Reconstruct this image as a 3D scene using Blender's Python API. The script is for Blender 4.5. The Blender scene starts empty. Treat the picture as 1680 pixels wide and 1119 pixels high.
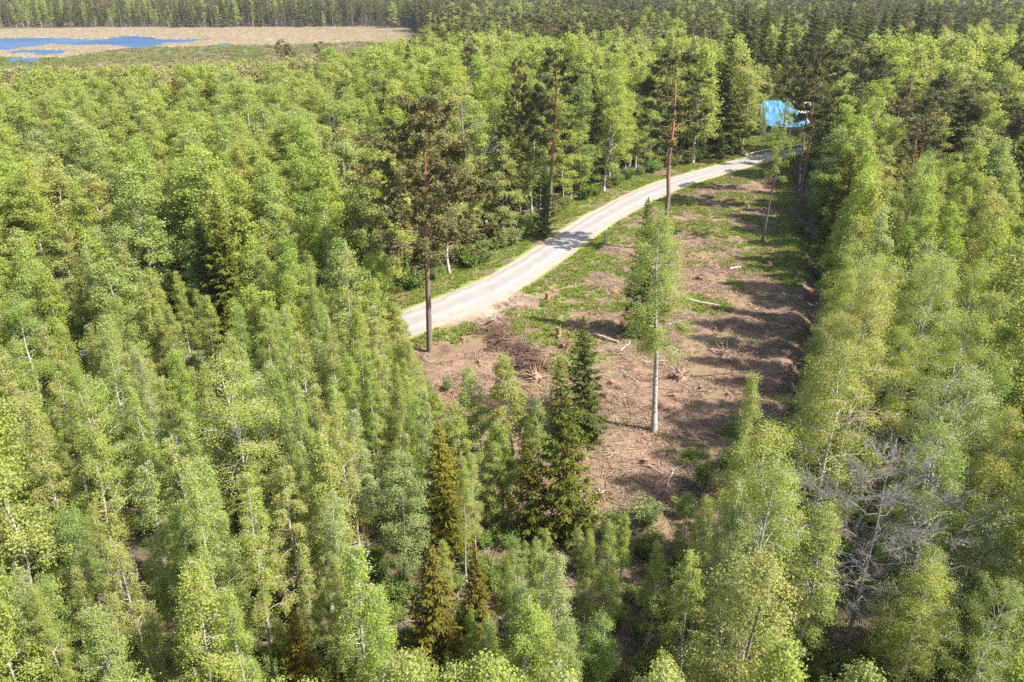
import bpy, math, random
import numpy as np
from mathutils import Vector

# ------------------------------------------------------------------ camera, sky, sun, exposure
scene = bpy.context.scene
COL = scene.collection
CAM_H, PITCH, FPX = 35.0, math.radians(24.6), 28.0 / 36.0 * 1680.0
cam_data = bpy.data.cameras.new('camera')
cam_data.sensor_width = 36.0
cam_data.lens = 28.0
cam_data.clip_start = 0.5
cam_data.clip_end = 6000.0
cam = bpy.data.objects.new('camera', cam_data)
cam.location = (0, 0, CAM_H)
cam.rotation_euler = (math.pi / 2 - PITCH, 0, 0)
COL.objects.link(cam)
scene.camera = cam

SUN_EL = math.radians(50.0)
SUN_DIR_XY = (0.94, -0.34)                       # towards the sun, on the ground
world = bpy.data.worlds.new('World')
scene.world = world
world.use_nodes = True
wn = world.node_tree
sky = wn.nodes.new('ShaderNodeTexSky')
sky.sky_type = 'NISHITA'
sky.sun_disc = False
sky.sun_elevation = SUN_EL
sky.sun_rotation = math.atan2(SUN_DIR_XY[0], SUN_DIR_XY[1])
sky.air_density = 1.0
sky.dust_density = 2.0
wn.nodes['Background'].inputs['Strength'].default_value = 0.13
wn.links.new(sky.outputs[0], wn.nodes['Background'].inputs['Color'])
sun_data = bpy.data.lights.new('sun', 'SUN')
sun_data.energy = 4.8
sun_data.angle = math.radians(0.53)
sun_data.color = (1.0, 0.95, 0.87)
sun = bpy.data.objects.new('sun', sun_data)
_sd = Vector((SUN_DIR_XY[0] * math.cos(SUN_EL), SUN_DIR_XY[1] * math.cos(SUN_EL), math.sin(SUN_EL)))
sun.rotation_euler = _sd.to_track_quat('Z', 'Y').to_euler()
sun.location = (60, -40, 90)
COL.objects.link(sun)
vs = scene.view_settings
vs.view_transform = 'Standard'
vs.look = 'None'
vs.exposure = 1.44
vs.gamma = 1.0
vs.use_curve_mapping = False
scene.cycles.max_bounces = 7
scene.cycles.diffuse_bounces = 4
scene.cycles.transmission_bounces = 3
scene.cycles.glossy_bounces = 2
scene.cycles.volume_bounces = 0
scene.cycles.use_denoising = False

# ------------------------------------------------------------------ geometry of the view
SP, CP = math.sin(PITCH), math.cos(PITCH)
def ray(px, py):
    u, v = (px - 840.0) / FPX, (559.5 - py) / FPX
    return u, CP + v * SP, -SP + v * CP
def G(px, py, z=0.0):
    """point of the plane at height z seen at a pixel of the 1680 x 1119 photograph"""
    u, y, zz = ray(px, py)
    t = (CAM_H - z) / -zz
    return (u * t, y * t)
def top_height(Y, py):
    u, y, zz = ray(840, py)
    return CAM_H + Y * zz / y
def project(x, y, z):
    x, y, z = np.asarray(x, float), np.asarray(y, float), np.asarray(z, float)
    dz = z - CAM_H
    d = y * CP - dz * SP
    v = (y * SP + dz * CP) / d
    return 840 + x / d * FPX, 559.5 - v * FPX, d
rng = np.random.default_rng(7)

def vnoise(x, y, seed=0):
    x, y = np.asarray(x, float), np.asarray(y, float)
    ix, iy = np.floor(x), np.floor(y)
    fx, fy = x - ix, y - iy
    fx, fy = fx * fx * (3 - 2 * fx), fy * fy * (3 - 2 * fy)
    def h(a, b):
        s = np.sin(a * 127.1 + b * 311.7 + seed * 74.7) * 43758.5453
        return s - np.floor(s)
    return (h(ix, iy) * (1 - fx) + h(ix + 1, iy) * fx) * (1 - fy) + (h(ix, iy + 1) * (1 - fx) + h(ix + 1, iy + 1) * fx) * fy
def fbm(x, y, seed=0, oct=4):
    s, a, f, n = 0, 0.5, 1.0, 0
    for o in range(oct):
        s = s + a * vnoise(x * f, y * f, seed + o * 13); n += a
        a *= 0.5; f *= 2.03
    return s / n
def in_poly(x, y, poly):
    x, y = np.asarray(x, float), np.asarray(y, float)
    r = np.zeros(x.shape, bool)
    j = len(poly) - 1
    for i in range(len(poly)):
        xi, yi = poly[i]; xj, yj = poly[j]
        c = ((yi > y) != (yj > y)) & (x < (xj - xi) * (y - yi) / (yj - yi + 1e-12) + xi)
        r ^= c
        j = i
    return r
def dist_line(x, y, pts):
    x, y = np.asarray(x, float), np.asarray(y, float)
    best = np.full(x.shape, 1e9)
    for (ax, ay), (bx, by) in zip(pts[:-1], pts[1:]):
        dx, dy = bx - ax, by - ay
        t = np.clip(((x - ax) * dx + (y - ay) * dy) / (dx * dx + dy * dy), 0, 1)
        best = np.minimum(best, np.hypot(x - ax - t * dx, y - ay - t * dy))
    return best
def sstep(a, b, x):
    t = np.clip((x - a) / (b - a), 0, 1)
    return t * t * (3 - 2 * t)

# layout read off the photograph, as ground points
ROAD_UP = [G(*p) for p in [(300, 560), (440, 556), (560, 548), (640, 525), (707, 496), (760, 474), (827, 444), (893, 402), (937, 373), (980, 347), (1034, 317), (1087, 298), (1130, 286), (1184, 272), (1227, 260), (1261, 252), (1302, 245), (1370, 238), (1450, 234)]]
ROAD_LO = [G(*p) for p in [(300, 597), (440, 592), (560, 584), (640, 562), (715, 529), (780, 505), (843, 475), (893, 442), (940, 406), (988, 371), (1060, 333), (1098, 312), (1135, 298), (1189, 282), (1221, 272), (1261, 262), (1302, 255), (1370, 247), (1450, 242)]]
ROAD_MID = [((a[0] + b[0]) / 2, (a[1] + b[1]) / 2) for a, b in zip(ROAD_UP, ROAD_LO)]
ROAD_MID = [(ROAD_MID[0][0] - 40, ROAD_MID[0][1] - 6)] + ROAD_MID
DITCH = [(74, 215), G(1310, 262), (49.5, 131), G(1345, 470), (28.2, 68), (21.5, 52), (15, 43)]
CLEAR = [G(*p) for p in [(640, 560), (690, 600), (722, 700), (765, 800), (850, 905), (950, 925), (1090, 895), (1187, 905), (1262, 800), (1298, 685), (1322, 565), (1343, 470), (1310, 262), (1296, 250), (1261, 257), (1189, 277), (1098, 305), (1000, 360), (893, 425), (843, 470), (780, 505), (715, 520)]]
YARD = [G(*p) for p in [(1225, 262), (1240, 226), (1262, 214), (1345, 214), (1390, 226), (1380, 240), (1310, 250)]]
FIELD = [G(*p) for p in [(-260, 52), (0, 49), (150, 46), (400, 44.5), (560, 45), (690, 45.5), (692, 60), (690, 100), (684, 136), (560, 143), (430, 149), (300, 156), (0, 159), (-260, 162)]]
WATER = [[(-200, 63), (0, 63.5), (60, 62), (120, 63.5), (160, 65.5), (187, 61.7), (207, 59.5), (247, 60.7), (263, 65), (300, 65), (352, 64.3), (310, 70), (280, 71.7), (240, 80), (213, 79.3), (187, 75), (120, 76), (83, 74), (50, 78.5), (20, 83), (0, 84), (-200, 86)],
         [(5, 84.5), (40, 83), (100, 81.5), (112, 86), (84, 91), (60, 92), (50, 88), (20, 89)], [(8, 101), (14, 97), (40, 95), (66, 95.5), (60, 101.5), (20, 102.5)], [(352, 72), (372, 71), (388, 74.5), (362, 75)]]
def ragged(w, seed):
    rg = np.random.default_rng(seed); out = []
    for (a, b), (c, d) in zip(w, w[1:] + w[:1]):
        n = max(2, int(abs(c - a) / 5))
        for k in range(n):
            f = k / n
            out.append((a + (c - a) * f + rg.normal() * 1.2, b + (d - b) * f + rg.normal() * .45))
    return [G(*p) for p in out]
WATER = [ragged(w, 900 + i) for i, w in enumerate(WATER)]
GREENS = [(1238, 240, 9, .9), (1222, 250, 6, .9), (905, 555, 4.2, .85), (870, 528, 3.6, .7), (935, 590, 3.4, .8), (1240, 330, 9, .55), (1255, 380, 9, .6), (1295, 330, 7, 1.0), (1310, 400, 5, 1.0), (1240, 425, 6, .7), (1200, 350, 8, .5), (1290, 440, 4.5, 1.0), (1270, 285, 8, .8), (940, 450, 6, .55), (980, 430, 6, .5), (1040, 380, 7, .45), (1100, 330, 7, .6), (1180, 295, 6, .5), (1160, 750, 4, .4), (1150, 500, 3, .6), (1190, 510, 2.2, .5), (890, 470, 3, .6), (920, 500, 3, .5), (1160, 420, 5, .35), (1200, 700, 3, .5)]
GREENS = [(G(a, b), c, d) for a, b, c, d in GREENS]

GREENS += [(G(a, b), c, d) for a, b, c, d in [(1000, 500, 4, .45), (960, 480, 5, .5), (1020, 440, 6, .45), (1120, 370, 7, .5), (1080, 440, 5, .4), (1140, 380, 6, .4), (900, 530, 4, .6), (1180, 330, 6, .45), (750, 545, 3, .5), (1200, 470, 4, .35)]]
def ground_z(x, y):
    x, y = np.asarray(x, float), np.asarray(y, float)
    near = np.clip(1 - np.hypot(x - 15, y - 90) / 200, 0, 1)
    dr = dist_line(x, y, ROAD_MID)
    m = sstep(3.0, 7.0, dr) * sstep(0, .2, near)
    z = ((fbm(x / 6, y / 6, 3) - .5) * .55 + (fbm(x / 1.4, y / 1.4, 9, 3) - .5) * .22) * m
    dd = dist_line(x, y, DITCH)
    z = z - 1.15 * np.exp(-(dd / 1.15) ** 2) * sstep(4, 9, dr) + .22 * np.exp(-((dd - 2.8) / 1.2) ** 2) * m
    return z - .03
def gz(x, y):
    return float(ground_z(np.array([x]), np.array([y]))[0])
def zones(x, y):
    """soil, grass, pale amounts of the ground"""
    x, y = np.asarray(x, float), np.asarray(y, float)
    clear = in_poly(x + (fbm(x / 3, y / 3, 21) - .5) * 4, y + (fbm(x / 3, y / 3, 22) - .5) * 4, CLEAR).astype(float)
    dr = dist_line(x, y, ROAD_MID)
    grass = np.zeros_like(x)
    for (cx, cy), r, a in GREENS:
        grass = np.maximum(grass, a * np.exp(-((x - cx) ** 2 + (y - cy) ** 2) / (r * r)))
    n1 = fbm(x / 2.2, y / 2.2, 31)
    grass = np.clip(grass * 1.25 + (n1 - .52) * 1.7 * sstep(.05, .4, grass), 0, 1)
    upper = (y > np.interp(x, [p[0] for p in ROAD_MID], [p[1] for p in ROAD_MID])) & (x > -16)
    verge = sstep(8.0, 4.2, dr - 3.0 * upper + (fbm(x / 5, y / 5, 5) - .5) * 3) * np.clip(.55 + (fbm(x / 3.5, y / 3.5, 41) - .45) * 2.2, .15, 1)
    apron = np.zeros_like(x)
    for px, py, r in [(800, 510, 4.0), (740, 520, 3.5), (840, 490, 3)]:
        ax, ay = G(px, py)
        apron = np.maximum(apron, np.exp(-((x - ax) ** 2 + (y - ay) ** 2) / (r * r)))
    grass = np.maximum(grass, verge * (1 - .9 * sstep(.25, .6, apron)))
    dd = dist_line(x, y, DITCH)
    grass = np.maximum(grass, .9 * np.exp(-((dd - 3.2) / 1.8) ** 2) * sstep(85, 100, y) * sstep(200, 170, y))
    yard = in_poly(x, y, YARD).astype(float)
    grass = np.maximum(grass, yard * .9)
    pale = sstep(3.6, 2.6, dr) * .7 + apron * .75 * (.6 + .8 * n1) * (dr < 9)
    field = in_poly(x + (fbm(x / 25, y / 25, 51) - .5) * 20, y, FIELD).astype(float)
    px, py, _ = project(x, y, np.zeros_like(x))
    marsh = field * sstep(0, 3, py - (np.interp(px, [0, 110, 160, 230, 320, 460, 560, 690], [95, 92, 83, 78, 75.5, 73, 70, 68]) + (fbm(px / 40, py / 5, 61) - .5) * 9))
    grass = np.maximum(grass * (1 - field), marsh)
    pale = np.maximum(pale, field * (1 - marsh))
    return np.clip(clear, 0, 1), np.clip(grass, 0, 1), np.clip(pale, 0, 1), marsh

# ------------------------------------------------------------------ materials
def new_mat(name):
    m = bpy.data.materials.new(name)
    m.use_nodes = True
    nt = m.node_tree
    nt.nodes.clear()
    return m, nt
def N(nt, t, **kw):
    n = nt.nodes.new(t)
    for k, v in kw.items():
        if k.startswith('i_'):
            n.inputs[int(k[2:]) if k[2:].isdigit() else k[2:]].default_value = v
        else:
            setattr(n, k, v)
    return n
def mixc(nt, fac, a, b, bt='MIX'):
    n = nt.nodes.new('ShaderNodeMix'); n.data_type = 'RGBA'; n.blend_type = bt
    for s, v in ((0, fac), (6, a), (7, b)):
        if hasattr(v, 'is_linked'): nt.links.new(v, n.inputs[s])
        else: n.inputs[s].default_value = v if s == 0 else (*v, 1)
    return n.outputs[2]
def math_n(nt, op, a, b=0.0, c=None, clamp=False):
    n = nt.nodes.new('ShaderNodeMath'); n.operation = op; n.use_clamp = clamp
    for i, v in enumerate((a, b) if c is None else (a, b, c)):
        if hasattr(v, 'is_linked'): nt.links.new(v, n.inputs[i])
        else: n.inputs[i].default_value = v
    return n.outputs[0]
def maprange(nt, v, a, b, c, d):
    n = nt.nodes.new('ShaderNodeMapRange')
    nt.links.new(v, n.inputs[0])
    for i, q in enumerate((a, b, c, d)): n.inputs[i + 1].default_value = q
    return n.outputs[0]
def noise(nt, scale, detail=4.0, rough=.6, vec=None, dist=0.0):
    n = N(nt, 'ShaderNodeTexNoise'); n.inputs['Scale'].default_value = scale; n.inputs['Detail'].default_value = detail
    n.inputs['Roughness'].default_value = rough; n.inputs['Distortion'].default_value = dist
    if vec is None:
        tc = N(nt, 'ShaderNodeTexCoord'); vec = tc.outputs['Object']
    nt.links.new(vec, n.inputs['Vector'])
    return n.outputs[0]

def leaf_mat(name, ca, cb, cc, transl=.35, gloss=.0):
    """foliage: tone varies by tree (object random), by leaf (rnd); the crown's own object colour tints it"""
    m, nt = new_mat(name)
    oi = N(nt, 'ShaderNodeObjectInfo')
    at = N(nt, 'ShaderNodeAttribute', attribute_name='rnd')
    r = oi.outputs['Random']
    c = mixc(nt, maprange(nt, r, 0, .5, 0, 1), ca, cb)
    c = mixc(nt, maprange(nt, r, .5, 1, 0, 1), c, cc)
    c = mixc(nt, 1.0, c, oi.outputs['Color'], 'MULTIPLY')
    hv = N(nt, 'ShaderNodeHueSaturation')
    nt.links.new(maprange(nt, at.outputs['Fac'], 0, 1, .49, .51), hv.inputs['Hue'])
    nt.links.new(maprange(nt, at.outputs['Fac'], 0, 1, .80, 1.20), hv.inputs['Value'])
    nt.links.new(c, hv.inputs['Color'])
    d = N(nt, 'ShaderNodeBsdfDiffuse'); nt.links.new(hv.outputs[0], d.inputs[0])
    t = N(nt, 'ShaderNodeBsdfTranslucent')
    nt.links.new(mixc(nt, 1.0, hv.outputs[0], (1.12, 1.08, .6), 'MULTIPLY'), t.inputs[0])
    mx = N(nt, 'ShaderNodeMixShader'); mx.inputs[0].default_value = transl
    nt.links.new(d.outputs[0], mx.inputs[1]); nt.links.new(t.outputs[0], mx.inputs[2])
    g = N(nt, 'ShaderNodeBsdfGlossy'); g.inputs['Roughness'].default_value = .45
    m2 = N(nt, 'ShaderNodeMixShader'); m2.inputs[0].default_value = gloss
    nt.links.new(mx.outputs[0], m2.inputs[1]); nt.links.new(g.outputs[0], m2.inputs[2])
    o = N(nt, 'ShaderNodeOutputMaterial'); nt.links.new(m2.outputs[0], o.inputs[0])
    return m
def simple_mat(name, ca, cb, scale=6.0, rough=.85, bump=.0, spec=.2, stretch=None):
    m, nt = new_mat(name)
    tc = N(nt, 'ShaderNodeTexCoord'); vec = tc.outputs['Object']
    if stretch:
        mp = N(nt, 'ShaderNodeMapping'); mp.inputs['Scale'].default_value = stretch
        nt.links.new(vec, mp.inputs[0]); vec = mp.outputs[0]
    n = noise(nt, scale, 5, .65, vec)
    c = mixc(nt, maprange(nt, n, .3, .7, 0, 1), ca, cb)
    p = N(nt, 'ShaderNodeBsdfPrincipled'); p.inputs['Roughness'].default_value = rough; p.inputs['Specular IOR Level'].default_value = spec
    nt.links.new(c, p.inputs['Base Color'])
    if bump:
        b = N(nt, 'ShaderNodeBump'); b.inputs['Strength'].default_value = bump; b.inputs['Distance'].default_value = .05
        nt.links.new(n, b.inputs['Height']); nt.links.new(b.outputs[0], p.inputs['Normal'])
    o = N(nt, 'ShaderNodeOutputMaterial'); nt.links.new(p.outputs[0], o.inputs[0])
    return m

M = {}
M['birch_leaf'] = leaf_mat('birch_leaf', (.282, .34, .075), (.312, .35, .088), (.332, .352, .125), .5)
M['alder_leaf'] = leaf_mat('alder_leaf', (.25, .305, .085), (.28, .325, .11), (.305, .33, .14), .48)
M['brown_leaf'] = leaf_mat('brown_leaf', (.28, .235, .11), (.27, .25, .10), (.29, .24, .15), .4)
M['spruce_needle'] = leaf_mat('spruce_needle', (.075, .092, .022), (.095, .105, .023), (.115, .115, .026), .2)
M['pine_needle'] = leaf_mat('pine_needle', (.112, .118, .048), (.128, .126, .054), (.146, .132, .058), .2)
M['shrub_leaf'] = leaf_mat('shrub_leaf', (.15, .23, .05), (.20, .26, .07), (.25, .26, .10), .42)
M['grass_blade'] = leaf_mat('grass_blade', (.15, .235, .03), (.19, .25, .045), (.25, .24, .08), .35)
M['straw'] = leaf_mat('straw', (.32, .24, .15), (.27, .20, .12), (.37, .29, .19), .2)
M['reed'] = leaf_mat('reed', (.40, .335, .255), (.36, .295, .22), (.43, .365, .285), .5)
M['twig'] = leaf_mat('twig', (.22, .145, .10), (.38, .29, .215), (.12, .075, .055), .0, .0)
M['bare_bark'] = simple_mat('bare_bark', (.23, .205, .195), (.15, .135, .13), 5, .8)
M['cut_wood'] = simple_mat('cut_wood', (.30, .17, .09), (.22, .12, .07), 8, .8)
M['stump_bark'] = simple_mat('stump_bark', (.13, .085, .06), (.24, .15, .095), 9, .9, .4)
M['root_wood'] = simple_mat('root_wood', (.20, .125, .085), (.30, .20, .14), 5, .9, .3)
M['pale_log'] = simple_mat('pale_log', (.45, .38, .30), (.34, .27, .21), 6, .8, .2, .2, (1, 1, 1))
M['dark_log'] = simple_mat('dark_log', (.12, .085, .065), (.19, .14, .11), 6, .85, .3)
def birch_bark():
    m, nt = new_mat('birch_bark')
    tc = N(nt, 'ShaderNodeTexCoord'); mp = N(nt, 'ShaderNodeMapping'); mp.inputs['Scale'].default_value = (2.5, 2.5, 5)
    nt.links.new(tc.outputs['Object'], mp.inputs[0])
    n = noise(nt, 1.6, 4, .7, mp.outputs[0])
    c = mixc(nt, maprange(nt, n, .52, .62, 0, 1), (.40, .37, .335), (.08, .07, .06))
    p = N(nt, 'ShaderNodeBsdfPrincipled'); p.inputs['Roughness'].default_value = .75
    nt.links.new(c, p.inputs['Base Color'])
    o = N(nt, 'ShaderNodeOutputMaterial'); nt.links.new(p.outputs[0], o.inputs[0])
    return m
M['birch_bark'] = birch_bark()
M['dark_bark'] = simple_mat('dark_bark', (.10, .085, .075), (.17, .15, .13), 4, .85)
M['alder_bark'] = simple_mat('alder_bark', (.16, .14, .12), (.26, .24, .21), 4, .85)
M['spruce_bark'] = simple_mat('spruce_bark', (.12, .085, .065), (.18, .13, .10), 6, .9)
def pine_bark():
    m, nt = new_mat('pine_bark')
    tc = N(nt, 'ShaderNodeTexCoord'); sx = N(nt, 'ShaderNodeSeparateXYZ'); nt.links.new(tc.outputs['Object'], sx.inputs[0])
    mp = N(nt, 'ShaderNodeMapping'); mp.inputs['Scale'].default_value = (4, 4, 1.2); nt.links.new(tc.outputs['Object'], mp.inputs[0])
    n = noise(nt, 3, 5, .7, mp.outputs[0])
    low = mixc(nt, maprange(nt, n, .35, .65, 0, 1), (.10, .075, .06), (.21, .155, .125))
    high = mixc(nt, maprange(nt, n, .35, .65, 0, 1), (.33, .155, .075), (.24, .115, .065))
    zz = math_n(nt, 'ADD', sx.outputs[2], math_n(nt, 'MULTIPLY', n, 4.0))
    c = mixc(nt, maprange(nt, zz, 8.5, 14.5, 0, 1), low, high)
    p = N(nt, 'ShaderNodeBsdfPrincipled'); p.inputs['Roughness'].default_value = .85
    b = N(nt, 'ShaderNodeBump'); b.inputs['Strength'].default_value = .5; b.inputs['Distance'].default_value = .06
    nt.links.new(n, b.inputs['Height']); nt.links.new(b.outputs[0], p.inputs['Normal'])
    nt.links.new(c, p.inputs['Base Color'])
    o = N(nt, 'ShaderNodeOutputMaterial'); nt.links.new(p.outputs[0], o.inputs[0])
    return m
M['pine_bark'] = pine_bark()

def ground_mat():
    m, nt = new_mat('ground_soil')
    at = N(nt, 'ShaderNodeAttribute', attribute_name='zone')
    sp = N(nt, 'ShaderNodeSeparateColor'); nt.links.new(at.outputs['Color'], sp.inputs[0])
    soil, grass, pale = sp.outputs
    big = noise(nt, .12, 5, .6); mid = noise(nt, .7, 6, .65); fine = noise(nt, 4.5, 6, .75); vfine = noise(nt, 16, 4, .8)
    forest = mixc(nt, maprange(nt, mid, .35, .65, 0, 1), (.165, .115, .085), (.10, .085, .04))
    forest = mixc(nt, maprange(nt, fine, .45, .7, 0, .7), forest, (.06, .075, .025))
    s = mixc(nt, maprange(nt, mid, .38, .62, 0, 1), (.185, .105, .07), (.275, .18, .125))
    s = mixc(nt, maprange(nt, fine, .38, .54, .85, 0), s, (.075, .048, .036))
    s = mixc(nt, maprange(nt, vfine, .53, .68, 0, .75), s, (.38, .285, .205))
    s = mixc(nt, maprange(nt, big, .45, .6, 0, .65), s, (.17, .155, .07))
    s = mixc(nt, maprange(nt, noise(nt, .33, 5, .7), .54, .66, 0, .75), s, (.085, .05, .036))
    c = mixc(nt, soil, forest, s)
    g = mixc(nt, maprange(nt, fine, .38, .62, 0, 1), (.10, .155, .02), (.19, .225, .055))
    g = mixc(nt, maprange(nt, mid, .5, .68, 0, .8), g, (.25, .21, .105))
    gm = math_n(nt, 'ADD', grass, math_n(nt, 'MULTIPLY', math_n(nt, 'SUBTRACT', fine, .5), .7))
    c = mixc(nt, maprange(nt, gm, .28, .6, 0, 1), c, g)
    far1 = noise(nt, .035, 6, .7); far2 = noise(nt, .16, 5, .7)
    mc = mixc(nt, maprange(nt, far1, .4, .6, 0, 1), (.060, .080, .024), (.13, .105, .055))
    mc = mixc(nt, maprange(nt, far2, .45, .65, 0, .8), mc, (.105, .12, .04))
    c = mixc(nt, at.outputs['Alpha'], c, mc)
    pl = mixc(nt, maprange(nt, mid, .35, .65, 0, 1), (.35, .29, .22), (.29, .235, .175))
    pm = math_n(nt, 'ADD', pale, math_n(nt, 'MULTIPLY', math_n(nt, 'SUBTRACT', fine, .5), .5))
    c = mixc(nt, maprange(nt, pm, .3, .7, 0, 1), c, pl)
    p = N(nt, 'ShaderNodeBsdfPrincipled'); p.inputs['Roughness'].default_value = .95; p.inputs['Specular IOR Level'].default_value = .1
    nt.links.new(c, p.inputs['Base Color'])
    b = N(nt, 'ShaderNodeBump'); b.inputs['Strength'].default_value = .8; b.inputs['Distance'].default_value = .12
    nt.links.new(math_n(nt, 'ADD', fine, math_n(nt, 'MULTIPLY', vfine, .5)), b.inputs['Height']); nt.links.new(b.outputs[0], p.inputs['Normal'])
    o = N(nt, 'ShaderNodeOutputMaterial'); nt.links.new(p.outputs[0], o.inputs[0])
    return m
M['ground'] = ground_mat()
def road_mat():
    m, nt = new_mat('pale_gravel')
    at = N(nt, 'ShaderNodeAttribute', attribute_name='across')
    mid = noise(nt, .6, 5, .65); fine = noise(nt, 7, 5, .75)
    w = N(nt, 'ShaderNodeMath', operation='PINGPONG'); nt.links.new(math_n(nt, 'MULTIPLY', at.outputs['Fac'], 4.0), w.inputs[0]); w.inputs[1].default_value = 1.0
    c = mixc(nt, maprange(nt, mid, .35, .65, 0, 1), (.205, .191, .177), (.24, .228, .214))
    c = mixc(nt, math_n(nt, 'MULTIPLY', maprange(nt, w.outputs[0], .35, .95, 0, .9), maprange(nt, mid, .3, .7, .5, 1)), c, (.285, .274, .262))
    c = mixc(nt, maprange(nt, fine, .5, .72, 0, .6), c, (.20, .175, .15))
    p = N(nt, 'ShaderNodeBsdfPrincipled'); p.inputs['Roughness'].default_value = .95; p.inputs['Specular IOR Level'].default_value = .1
    nt.links.new(c, p.inputs['Base Color'])
    b = N(nt, 'ShaderNodeBump'); b.inputs['Strength'].default_value = .4; b.inputs['Distance'].default_value = .03
    nt.links.new(fine, b.inputs['Height']); nt.links.new(b.outputs[0], p.inputs['Normal'])
    o = N(nt, 'ShaderNodeOutputMaterial'); nt.links.new(p.outputs[0], o.inputs[0])
    return m
M['road'] = road_mat()
def water_mat():
    m, nt = new_mat('lake_water')
    tc = N(nt, 'ShaderNodeTexCoord')
    n = noise(nt, .02, 4, .6, tc.outputs['Object']); f = noise(nt, .8, 3, .6, tc.outputs['Object'])
    c = mixc(nt, maprange(nt, n, .35, .65, 0, 1), (.008, .038, .095), (.03, .075, .14))  # sky blue that the ripples would reflect, put into the base colour
    p = N(nt, 'ShaderNodeBsdfPrincipled'); p.inputs['Roughness'].default_value = .4; p.inputs['Specular IOR Level'].default_value = .25
    nt.links.new(c, p.inputs['Base Color'])
    b = N(nt, 'ShaderNodeBump'); b.inputs['Strength'].default_value = .7; b.inputs['Distance'].default_value = .3
    nt.links.new(f, b.inputs['Height']); nt.links.new(b.outputs[0], p.inputs['Normal'])
    o = N(nt, 'ShaderNodeOutputMaterial'); nt.links.new(p.outputs[0], o.inputs[0])
    return m
M['water'] = water_mat()
M['tarp'] = simple_mat('tarp', (.014, .105, .25), (.10, .29, .43), 2.6, .6, .8, .3)
M['tarp_pale'] = simple_mat('tarp_pale', (.22, .30, .40), (.06, .16, .32), 1.9, .5, .5, .35)
M['white_paint'] = simple_mat('white_paint', (.62, .62, .62), (.52, .53, .54), 2, .6)
M['roof_sheet'] = simple_mat('roof_sheet', (.55, .55, .56), (.42, .42, .43), 1.5, .5)
M['red_board'] = simple_mat('red_board', (.27, .10, .055), (.20, .08, .05), 3, .8)
M['dark_glass'] = simple_mat('dark_glass', (.03, .04, .05), (.05, .06, .07), 3, .1, 0, .5)
M['pipe'] = simple_mat('pipe', (.50, .54, .56), (.42, .46, .47), .8, .5)

# ------------------------------------------------------------------ mesh building
def build_mesh(name, V, F, mats, mi=None, rnd=None, smooth=False):
    me = bpy.data.meshes.new(name)
    V = np.asarray(V, np.float32); F = np.asarray(F, np.int32)
    me.vertices.add(len(V)); me.vertices.foreach_set('co', V.ravel())
    k = F.shape[1]
    me.loops.add(F.size); me.loops.foreach_set('vertex_index', F.ravel())
    me.polygons.add(len(F)); me.polygons.foreach_set('loop_start', np.arange(0, F.size, k, dtype=np.int32))
    for m in mats: me.materials.append(m)
    if mi is not None: me.polygons.foreach_set('material_index', np.asarray(mi, np.int32))
    if smooth: me.polygons.foreach_set('use_smooth', np.ones(len(F), bool))
    if rnd is not None:
        a = me.attributes.new('rnd', 'FLOAT', 'FACE'); a.data.foreach_set('value', np.asarray(rnd, np.float32))
    me.update(calc_edges=True)
    return me
class Acc:
    """collects quads"""
    def __init__(s): s.v = []; s.f = []; s.n = 0; s.r = []
    def add(s, V, F, r=None):
        V = np.asarray(V, float); F = np.asarray(F, int)
        s.v.append(V); s.f.append(F + s.n); s.n += len(V)
        s.r.append(np.full(len(F), .5) if r is None else np.asarray(r, float))
    def tube(s, P, R, sides=4, r=None, cap=False):
        P = np.asarray(P, float); R = np.asarray(R, float); n = len(P)
        T = np.gradient(P, axis=0); T /= np.linalg.norm(T, axis=1)[:, None] + 1e-9
        ref = np.where(np.abs(T[:, 2:3]) > .9, np.array([[1., 0, 0]]), np.array([[0, 0, 1.]]))
        A = np.cross(T, ref); A /= np.linalg.norm(A, axis=1)[:, None] + 1e-9
        B = np.cross(T, A)
        a = np.arange(sides) * 2 * math.pi / sides
        V = P[:, None, :] + R[:, None, None] * (np.cos(a)[None, :, None] * A[:, None, :] + np.sin(a)[None, :, None] * B[:, None, :])
        V = V.reshape(-1, 3)
        i = np.arange(n - 1)[:, None] * sides; j = np.arange(sides)[None, :]; j2 = (j + 1) % sides
        F = np.stack([i + j, i + j2, i + sides + j2, i + sides + j], -1).reshape(-1, 4)
        s.add(V, F, None if r is None else np.full(len(F), r))
        if cap and sides == 4:
            s.add(V[-4:], [[0, 1, 2, 3]]); s.add(V[:4], [[3, 2, 1, 0]])
        elif cap:
            for ring in (V[-sides:], V[:sides][::-1]):
                c = ring.mean(0)
                h = sides // 2
                s.add(np.vstack([ring, c]), [[2 * q, 2 * q + 1, (2 * q + 2) % sides, sides] for q in range(h)])
    def leaves(s, C, Nn, a, b, rg, axis=None, val=None):
        """rhombic leaves with centres C, normals Nn, half lengths a, b"""
        n = len(C)
        Nn = Nn / (np.linalg.norm(Nn, axis=1)[:, None] + 1e-9)
        q = rg.normal(size=(n, 3)) if axis is None else axis
        U = q - (q * Nn).sum(1)[:, None] * Nn; U /= np.linalg.norm(U, axis=1)[:, None] + 1e-9
        W = np.cross(Nn, U)
        a = np.broadcast_to(a, (n,))[:, None]; b = np.broadcast_to(b, (n,))[:, None]
        V = np.stack([C - U * a, C + W * b + U * a * .1, C + U * a, C - W * b + U * a * .1], 1).reshape(-1, 3)
        s.add(V, np.arange(4 * n).reshape(n, 4), rg.random(n) if val is None else val)
    def data(s): return np.vstack(s.v), np.vstack(s.f), np.concatenate(s.r)
    def mesh(s, name, mat, smooth=False):
        V, F, r = s.data()
        return build_mesh(name, V, F, [mat], None, r, smooth)

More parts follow.
